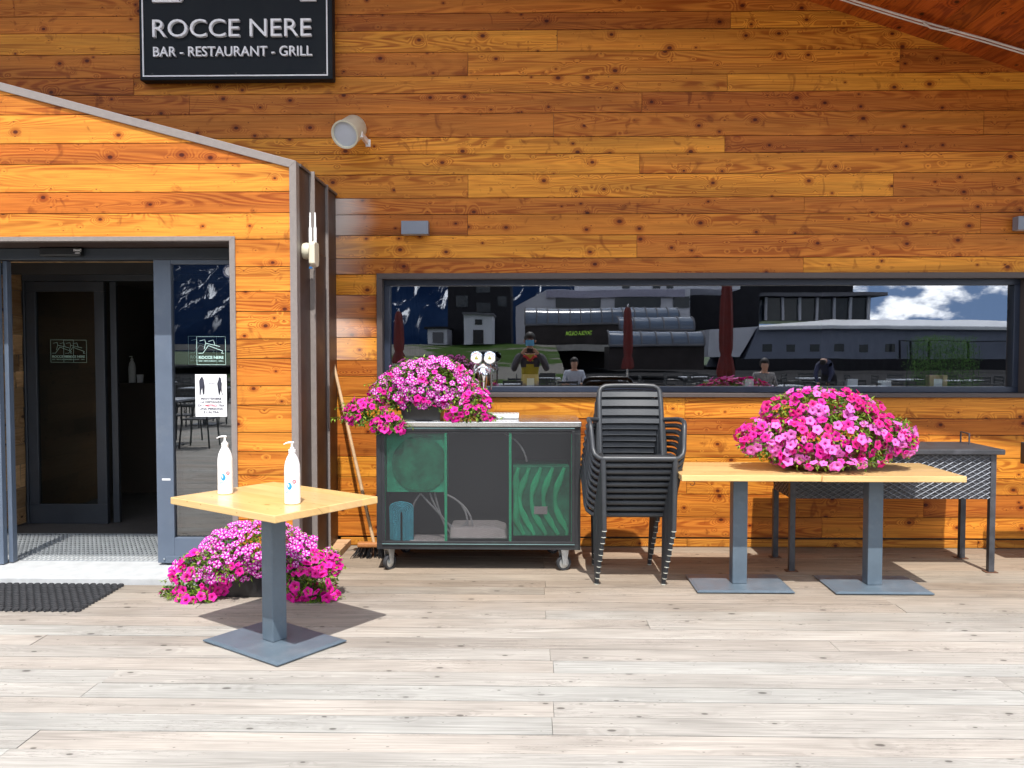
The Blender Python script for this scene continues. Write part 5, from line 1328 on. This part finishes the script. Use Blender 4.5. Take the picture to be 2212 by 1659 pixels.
# parasols
cloth_m = plain('brick_red_canvas', (.11, .010, .009), .8, 0, .2, 6)
def parasol(px, D, pyt, pyb, lab, wpx):
    b = V(px, 758, D); zt, zb_ = V(px, pyt, D).z, V(px, pyb, D).z; r = wpx / 2 / F * D
    th = thing('closed_parasol', lab, 'parasol', (b.x, b.y, 0), 0, 'closed red parasols mirrored in the window'); mb = MB(); n = 24; prof = [(0, .30), (.06, .55), (.3, .75), (.6, .85), (.72, .80), (.78, .62), (.84, .9), (.95, 1.15), (1.0, 1.0)]
    vs = []
    for tt, k in prof:
        for i in range(n):
            a = 2 * math.pi * i / n; rr = r * k * (1 + .16 * math.cos(6 * a + tt)); vs.append((b.x + rr * math.cos(a), b.y + rr * math.sin(a), zt + (zb_ - zt) * tt))
    mb.add(vs, [(i * n + k, i * n + (k + 1) % n, (i + 1) * n + (k + 1) % n, (i + 1) * n + k) for i in range(len(prof) - 1) for k in range(n)] + [tuple(range(n))]); mb.build('canopy', cloth_m, th, smooth=True)
    mb = MB(); mb.tube([(b.x, b.y, .04), (b.x, b.y, zt + .08)], .024, 10); mb.build('pole', steel_m, th)
    mb = MB(); mb.box(b.x - .3, b.x + .3, b.y - .3, b.y + .3, .001, .06); mb.build('base', concrete_m, th)
parasol(1568, 15, 598, 815, 'closed brick red parasol, the tallest of the three mirrored in the window', 34)
parasol(1357, 24, 664, 798, 'closed brick red parasol mirrored in the middle of the window', 22)
parasol(862, 25, 674, 785, 'closed brick red parasol mirrored at the far left end of the window', 24)
low = MB(); vbox(low, 1590, 776, 2240, 800, 60, .3); o = low.build('terrace_fence', dark_wall); tag(o, 'dark low fence in front of the grey hall, mirrored in the window', 'fence')
# terrace furniture behind
def rear_table(x, y, lab):
    th = thing('terrace_table', lab, 'table', (x, y, 0), 0, 'terrace tables mirrored in the window')
    mb = MB(); mb.box(x - .4, x + .4, y - .4, y + .4, .72, .75); mb.build('tabletop', plain('grey_laminate', (.30, .32, .36), .3), th, bevel=.005)
    mb = MB(); mb.box(x - .035, x + .035, y - .035, y + .035, .02, .72); mb.build('column', darkframe_m, th)
    mb = MB(); mb.box(x - .25, x + .25, y - .25, y + .25, .001, .02); mb.build('base_plate', darkframe_m, th)
rp = None
def rear_chair(x, y, rz, lab):
    global rp
    if rp is None:
        th = thing('terrace_chair', lab, 'chair', (0, 0, 0), 0, 'terrace chairs mirrored in the window')
        mb = MB(); mb.box(-.22, .22, -.22, .22, .44, .46); mb.build('seat', charcoal_m, th, bevel=.01)
        mb = MB()
        for z in (.56, .64, .72, .80): mb.box(-.21, .21, .21, .225, z, z + .05)
        for s in (-1, 1): mb.tube([(s * .21, .20, .44), (s * .21, .22, .86)], .014, 8)
        mb.build('backrest', charcoal_m, th)
        for s in (-1, 1):
            mb = MB(); mb.tube([(s * .22, .2, .66), (s * .25, 0, .67), (s * .24, -.18, .66), (s * .22, -.2, .46)], .014, 8); mb.build('armrest', charcoal_m, th)
            for q in (-1, 1): mb = MB(); mb.tube([(s * .2, q * .2, .45), (s * .22, q * .23, .0)], .014, 8); mb.build('leg', charcoal_m, th)
        rp = th; c = th
    else: c = copy_tree(rp); c['label'] = lab
    c.location = (x, y, 0); c.rotation_euler = (0, 0, rz); return c
parasol(383, 13.2, 560, 905, 'closed brick red parasol mirrored in the left edge of the door glass', 40)
furn = [(1180, 24, ''), (1500, 25, ''), (1760, 24, ''), (2080, 22, ''), (1345, 16.5, ''), (395, 22, ''), (440, 15, 'in the door glass'), (505, 19, 'far back in the door glass'), (1310, 22, 'beyond the seated person'), (1560, 22, 'under the tallest parasol'), (1960, 23, 'in front of the shrub'), (1225, 17.5, 'second from the left'), (1420, 18, 'right of the middle parasol'), (1690, 19, 'behind the seated person'), (1110, 19.5, 'leftmost, beside the photographer'), (1880, 18.5, 'rightmost, by the bending person')]
for i, (px, D, w_) in enumerate(furn):
    p = V(px, 800, D); rear_table(p.x, p.y, 'grey square terrace table reflected in the restaurant glass')
    for k, (dx, dy, a) in enumerate(((-.62, 0, R(90)), (.62, .1, R(-90)), (0, .68, R(0)), (.05, -.68, R(180)))):
        rear_chair(p.x + dx, p.y + dy, a, 'dark slatted terrace armchair reflected in the restaurant glass')
# potted bamboo
def bush():
    p = V(2035, 800, 19); th = thing('potted_bamboo', 'leafy green shrub in a long box, mirrored at the window right end', 'shrub', (p.x, p.y, 0)); r2 = random.Random(4)
    mb = MB(); mb.box(p.x - .9, p.x + .9, p.y - .2, p.y + .2, .001, .5); mb.build('planter', plain('brown_planter', (.16, .08, .05), .7), th)
    mb = MB()
    zt = V(2035, 738, 19).z
    for k in range(3800):
        u = r2.uniform(-1, 1); zz = .55 + (zt - .45) * r2.random() ** .9; q = Vector((p.x + u * .8 * (1.05 - .25 * zz / zt), p.y + r2.gauss(0, .16), zz + .12 * mnoise.noise(Vector((u * 3, zz * 2, 0)))))
        dd = Vector((r2.gauss(0, .6), r2.gauss(0, .5), r2.gauss(.2, .5))).normalized(); leaf_geo(mb, q, dd, Vector((0, 0, 1)), r2.uniform(.05, .09), .016, (r2.random(),) * 3 + (1,))
    mb.build('foliage', bushleaf_m, th, recalc=False)['kind'] = 'stuff'
    mb = MB()
    for k in range(14): x = p.x - .8 + k * .12; mb.tube([(x, p.y, .48), (x + .03, p.y, zt * .6), (x + .05, p.y - .03, zt * .95)], .006, 5)
    mb.build('stems', bushleaf_m, th)
bush()

# ------------------------------------------------------------------ people (seen mirrored)
skin_m = plain('skin', (.45, .24, .16), .5, 0, .05, 10); hair_m = plain('dark_hair', (.015, .011, .009), .6, 0, .2, 60)
def person(lab, loc, J, bones, mats, face=(0, 1, 0), hair=True, extra=None, headc=None):
    th = thing('person', lab, 'person', loc); M = WM[th]; names = list(J); idx = {n: i for i, n in enumerate(names)}
    me = bpy.data.meshes.new('body'); me.from_pydata([J[n][0] for n in names], [(idx[a], idx[b]) for a, b, m in bones], [])
    ob = bpy.data.objects.new('body', me); COL.objects.link(ob); sk = ob.modifiers.new('s', 'SKIN'); sk.use_smooth_shade = True
    for i, n in enumerate(names):
        sv = me.skin_vertices[0].data[i]; r = J[n][1]; sv.radius = r if isinstance(r, tuple) else (r, r); sv.use_root = (n == 'pelvis')
    ss = ob.modifiers.new('u', 'SUBSURF'); ss.levels = 2; ss.render_levels = 2
    bpy.context.view_layer.update(); ev = bpy.data.meshes.new_from_object(ob.evaluated_get(bpy.context.evaluated_depsgraph_get())); bpy.data.objects.remove(ob)
    for m in list(mats): ev.materials.append(m)
    for p in ev.polygons:
        c = p.center; best = 1e9; bi = 0
        for a, b, mi in bones:
            A, B = Vector(J[a][0]), Vector(J[b][0]); t = max(0, min(1, (c - A).dot(B - A) / max(1e-9, (B - A).length_squared))); d_ = (c - (A + (B - A) * t)).length
            if d_ < best: best = d_; bi = mi
        p.material_index = bi; p.use_smooth = True
    o = bpy.data.objects.new('body', ev); COL.objects.link(o); o.parent = th; WM[o] = WM[th]
    fv = Vector(face).normalized(); hc = Vector(J['head'][0]) + Vector((0, 0, .03)) + fv * .012
    if hair:
        mb = MB(); vs = []; n1, n2 = 16, 10
        side = fv.cross(Vector((0, 0, 1))).normalized(); up = side.cross(fv)
        for i in range(n2 + 1):
            for k in range(n1):
                th_ = math.pi * .62 * i / n2; ph = 2 * math.pi * k / n1; dl = Vector((math.sin(th_) * math.cos(ph), math.sin(th_) * math.sin(ph), math.cos(th_)))
                fr = dl.y; rr = .108 + .006 * mnoise.noise(dl * 6)
                if fr > .3 and dl.z < .35: rr = .07
                vs.append(M @ (hc + (side * dl.x * rr * .88 + fv * dl.y * rr * 1.0 + up * dl.z * rr * 1.15) - fv * .012))
        mb.add(vs, [(i * n1 + k, i * n1 + (k + 1) % n1, (i + 1) * n1 + (k + 1) % n1, (i + 1) * n1 + k) for i in range(n2) for k in range(n1)]); mb.build('hair', hair_m, th, smooth=True, angle=None)
    if extra: extra(th, M, hc, fv)
    return th
def standing(sh=1.42, arms=None, head=(0, 0, 1.62)):
    J = {'pelvis': ((0, 0, .95), (.15, .11)), 'waist': ((0, .0, 1.08), (.135, .10)), 'chest': ((0, .0, 1.30), (.17, .12)), 'necklow': ((0, .0, 1.45), (.075, .07)), 'neck': ((0, .01, 1.52), .055), 'chin': ((0, .035, 1.575), (.055, .065)), 'head': ((0, .02, 1.66), (.078, .095)), 'crown': ((0, .01, 1.73), (.06, .07))}
    for s, n in ((-1, 'l'), (1, 'r')):
        J['sh' + n] = ((s * .19, 0, 1.42), .068); J['hip' + n] = ((s * .09, 0, .9), .10); J['knee' + n] = ((s * .10, .02, .50), .062); J['ank' + n] = ((s * .11, 0, .10), .042); J['toe' + n] = ((s * .12, .16, .04), .035)
    return J
def photographer():
    J = standing(); hands = []
    for s, n in ((-1, 'l'), (1, 'r')):
        J['elb' + n] = ((s * .27, .16, 1.19), .050); J['wri' + n] = ((s * .115, .36, 1.46), .030); J['han' + n] = ((s * .085, .40, 1.50), (.020, .032))
        for k in range(4):
            J['f%d%s' % (k, n)] = ((s * .070, .425, 1.485 + .017 * k), .009); J['g%d%s' % (k, n)] = ((s * .045, .428, 1.483 + .017 * k), .007)
        J['th' + n] = ((s * .055, .385, 1.475), .010)
    B = [('pelvis', 'waist', 1), ('waist', 'chest', 1), ('chest', 'necklow', 1), ('necklow', 'neck', 0), ('neck', 'chin', 0), ('chin', 'head', 0), ('head', 'crown', 0)]
    for n in 'lr':
        B += [('chest', 'sh' + n, 2), ('sh' + n, 'elb' + n, 2), ('elb' + n, 'wri' + n, 2), ('wri' + n, 'han' + n, 0), ('han' + n, 'th' + n, 0), ('pelvis', 'hip' + n, 3), ('hip' + n, 'knee' + n, 3), ('knee' + n, 'ank' + n, 3), ('ank' + n, 'toe' + n, 4)]
        for k in range(4): B += [('han' + n, 'f%d%s' % (k, n), 0), ('f%d%s' % (k, n), 'g%d%s' % (k, n), 0)]
    mats = [skin_m, plain('mustard_jacket', (.42, .34, .02), .7), plain('dark_sleeves', (.04, .035, .045), .7), plain('dark_trousers', (.03, .03, .035), .8), black_m]
    def ex(th, M, hc, fv):
        mb = MB(); c = hc + Vector((0, .072, -.062)); vs = []
        for i in range(7):
            for k in range(9):
                u = (k - 4) / 4; w = (i - 3) / 3; vs.append(M @ (c + Vector((u * .068, .030 * (1 - u * u) * (1 - .4 * w * w) - .03 * u * u, w * .050))))
        mb.add(vs, [(i * 9 + k, i * 9 + k + 1, (i + 1) * 9 + k + 1, (i + 1) * 9 + k) for i in range(6) for k in range(8)]); mb.build('face_mask', plain('blue_mask', (.12, .38, .62), .7), th, smooth=True)
        for s in (-1, 1):
            mb = MB(); mb.lathe([(.001, -.011), (.009, -.007), (.012, 0), (.009, .007), (.001, .011)], 10, M @ Matrix.Translation(hc + Vector((s * .032, .078, -.005)))); e = mb.build('eye', ink_m, th)
            mb = MB(); mb.lathe([(.001, -.03), (.014, -.018), (.016, .01), (.001, .03)], 10, M @ Matrix.Translation(hc + Vector((s * .088, -.005, -.03)))); mb.build('ear', skin_m, th, smooth=True)
        mb = MB(); mb.tube([M @ Vector(q) for q in ((-.13, .06, 1.42), (-.06, .10, 1.40), (0, .12, 1.34), (.06, .10, 1.40), (.13, .06, 1.42))], .022, 8); mb.build('red_collar', plain('red_lining', (.5, .03, .03), .7), th, smooth=True)
    th = person('person in mustard jacket and blue face mask holding a phone, mirrored in window', (.0, -.50, -.0), J, B, mats, (0, 1, 0), True, ex)
    mb = MB(); mb.box(-.078, .078, -.085, -.076, 1.46, 1.535); o = mb.build('phone', black_m, bevel=.003); tag(o, 'black phone held sideways by the mirrored person in the mustard jacket', 'phone')
photographer()
def bender():
    p = V(1790, 800, 19.5); J = {}
    J['pelvis'] = ((0, 0, .98), (.15, .12)); J['waist'] = ((-.06, .10, 1.10), (.13, .11)); J['chest'] = ((-.16, .26, 1.22), (.15, .14)); J['necklow'] = ((-.24, .40, 1.26), .07); J['neck'] = ((-.27, .45, 1.27), .055); J['head'] = ((-.31, .52, 1.25), (.08, .09)); J['crown'] = ((-.33, .57, 1.21), .06)
    B = [('pelvis', 'waist', 1), ('waist', 'chest', 1), ('chest', 'necklow', 1), ('necklow', 'neck', 0), ('neck', 'head', 0), ('head', 'crown', 2)]
    for s, n in ((-1, 'l'), (1, 'r')):
        J['sh' + n] = ((-.2 + s * .15, .30 - s * .04, 1.20), .065); J['elb' + n] = ((-.26 + s * .17, .42, .96), .045); J['wri' + n] = ((-.30 + s * .1, .52, .80), .03); J['han' + n] = ((-.31 + s * .09, .57, .76), .035)
        J['hip' + n] = ((s * .09, 0, .92), .10); J['knee' + n] = ((s * .10, .03, .50), .062); J['ank' + n] = ((s * .11, -.02, .10), .042); J['toe' + n] = ((s * .12, .14, .04), .035)
        B += [('chest', 'sh' + n, 1), ('sh' + n, 'elb' + n, 1), ('elb' + n, 'wri' + n, 1), ('wri' + n, 'han' + n, 0), ('pelvis', 'hip' + n, 3), ('hip' + n, 'knee' + n, 3), ('knee' + n, 'ank' + n, 3), ('ank' + n, 'toe' + n, 4)]
    person('person in a dark navy shirt bending over a table, mirrored in the window', (p.x, p.y, 0), J, B, [skin_m, plain('navy_shirt', (.03, .035, .08), .8, 0, .5, 40), hair_m, plain('black_trousers', (.02, .02, .025), .8), black_m], (-.4, .8, -.5), False)
bender()
def sitter(px, D, cm, lab):
    p = V(px, 800, D); J = {'pelvis': ((0, 0, .55), (.15, .12)), 'waist': ((0, .01, .68), (.13, .10)), 'chest': ((0, .03, .92), (.17, .12)), 'necklow': ((0, .05, 1.06), .085), 'neck': ((0, .06, 1.10), .06), 'chin': ((0, .085, 1.14), .06), 'head': ((0, .07, 1.20), (.085, .098)), 'crown': ((0, .06, 1.27), .07)}
    B = [('pelvis', 'waist', 1), ('waist', 'chest', 1), ('chest', 'necklow', 1), ('necklow', 'neck', 0), ('neck', 'chin', 0), ('chin', 'head', 0), ('head', 'crown', 0)]
    for s, n in ((-1, 'l'), (1, 'r')):
        J['sh' + n] = ((s * .18, .03, 1.02), .065); J['elb' + n] = ((s * .24, .10, .76), .045); J['wri' + n] = ((s * .16, .32, .77), .03); J['han' + n] = ((s * .13, .38, .775), .032); J['hip' + n] = ((s * .09, .08, .53), .09); J['knee' + n] = ((s * .11, .45, .52), .062); J['ank' + n] = ((s * .11, .44, .10), .042); J['toe' + n] = ((s * .12, .58, .04), .035)
        B += [('chest', 'sh' + n, 1), ('sh' + n, 'elb' + n, 1), ('elb' + n, 'wri' + n, 0), ('wri' + n, 'han' + n, 0), ('pelvis', 'hip' + n, 3), ('hip' + n, 'knee' + n, 3), ('knee' + n, 'ank' + n, 3), ('ank' + n, 'toe' + n, 4)]
    t = person(lab, (p.x, p.y, 0), J, B, [skin_m, cm, hair_m, plain('jeans', (.04, .06, .12), .8), black_m], (0, 1, 0))
    c = rear_chair(p.x, p.y + .02, R(180), 'dark slatted terrace armchair reflected in the restaurant glass')
sitter(1240, 19, plain('white_blue_top', (.45, .48, .55), .8), 'seated person in a pale top near the photographer, mirrored in the window')
sitter(1650, 17.5, plain('grey_top', (.22, .21, .21), .8), 'seated person in a grey top, mirrored right of the tallest parasol')

# ------------------------------------------------------------------ light
CLOUD = (1.1, .4, .6)
SE, SA = R(60), R(4)
sd_ = Vector((math.sin(SA) * math.cos(SE), -math.cos(SA) * math.cos(SE), math.sin(SE)))
L = bpy.data.lights.new('sun', 'SUN'); L.energy = 3.9; L.angle = R(.53); L.color = (1, .965, .92)
lo = bpy.data.objects.new('sun', L); COL.objects.link(lo); lo.rotation_euler = (-sd_).to_track_quat('-Z', 'Y').to_euler(); lo.location = (0, -5, 12)
w = bpy.data.worlds.new('World'); scene.world = w; w.use_nodes = True; nt = w.node_tree
bg = nt.nodes['Background']; sky = nt.nodes.new('ShaderNodeTexSky'); sky.sky_type = 'NISHITA'; sky.sun_disc = False; sky.sun_elevation = SE; sky.sun_rotation = R(176); sky.altitude = 1800; sky.air_density = 1.0; sky.dust_density = .6
tc_ = nt.nodes.new('ShaderNodeTexCoord'); va_ = nt.nodes.new('ShaderNodeVectorMath'); va_.operation = 'MULTIPLY_ADD'; va_.inputs[1].default_value = (1, 1, .8); va_.inputs[2].default_value = (0, 0, .34); nt.links.new(tc_.outputs['Generated'], va_.inputs[0]); nt.links.new(va_.outputs[0], sky.inputs[0]); mp = nt.nodes.new('ShaderNodeMapping'); mp.inputs['Scale'].default_value = (1, 1, 2.0); mp.inputs['Location'].default_value = CLOUD; nt.links.new(tc_.outputs['Generated'], mp.inputs[0])
nz = nt.nodes.new('ShaderNodeTexNoise'); nz.inputs['Scale'].default_value = 11; nz.inputs['Detail'].default_value = 8; nz.inputs['Roughness'].default_value = .58; nt.links.new(mp.outputs[0], nz.inputs['Vector'])
mr = nt.nodes.new('ShaderNodeMapRange'); mr.interpolation_type = 'SMOOTHSTEP'; mr.inputs[1].default_value = .47; mr.inputs[2].default_value = .58; nt.links.new(nz.outputs['Fac'], mr.inputs[0])
mx = nt.nodes.new('ShaderNodeMix'); mx.data_type = 'RGBA'; nt.links.new(mr.outputs[0], mx.inputs[0]); nt.links.new(sky.outputs[0], mx.inputs[6]); mx.inputs[7].default_value = (19, 19.4, 20, 1)
nt.links.new(mx.outputs[2], bg.inputs[0]); bg.inputs[1].default_value = .125
scene.view_settings.view_transform = 'Standard'; scene.view_settings.look = 'None'; scene.view_settings.exposure = .70; scene.view_settings.gamma = 1
scene.cycles.max_bounces = 10; scene.cycles.transparent_max_bounces = 16; scene.cycles.caustics_reflective = False; scene.cycles.caustics_refractive = False; scene.cycles.sample_clamp_indirect = 6
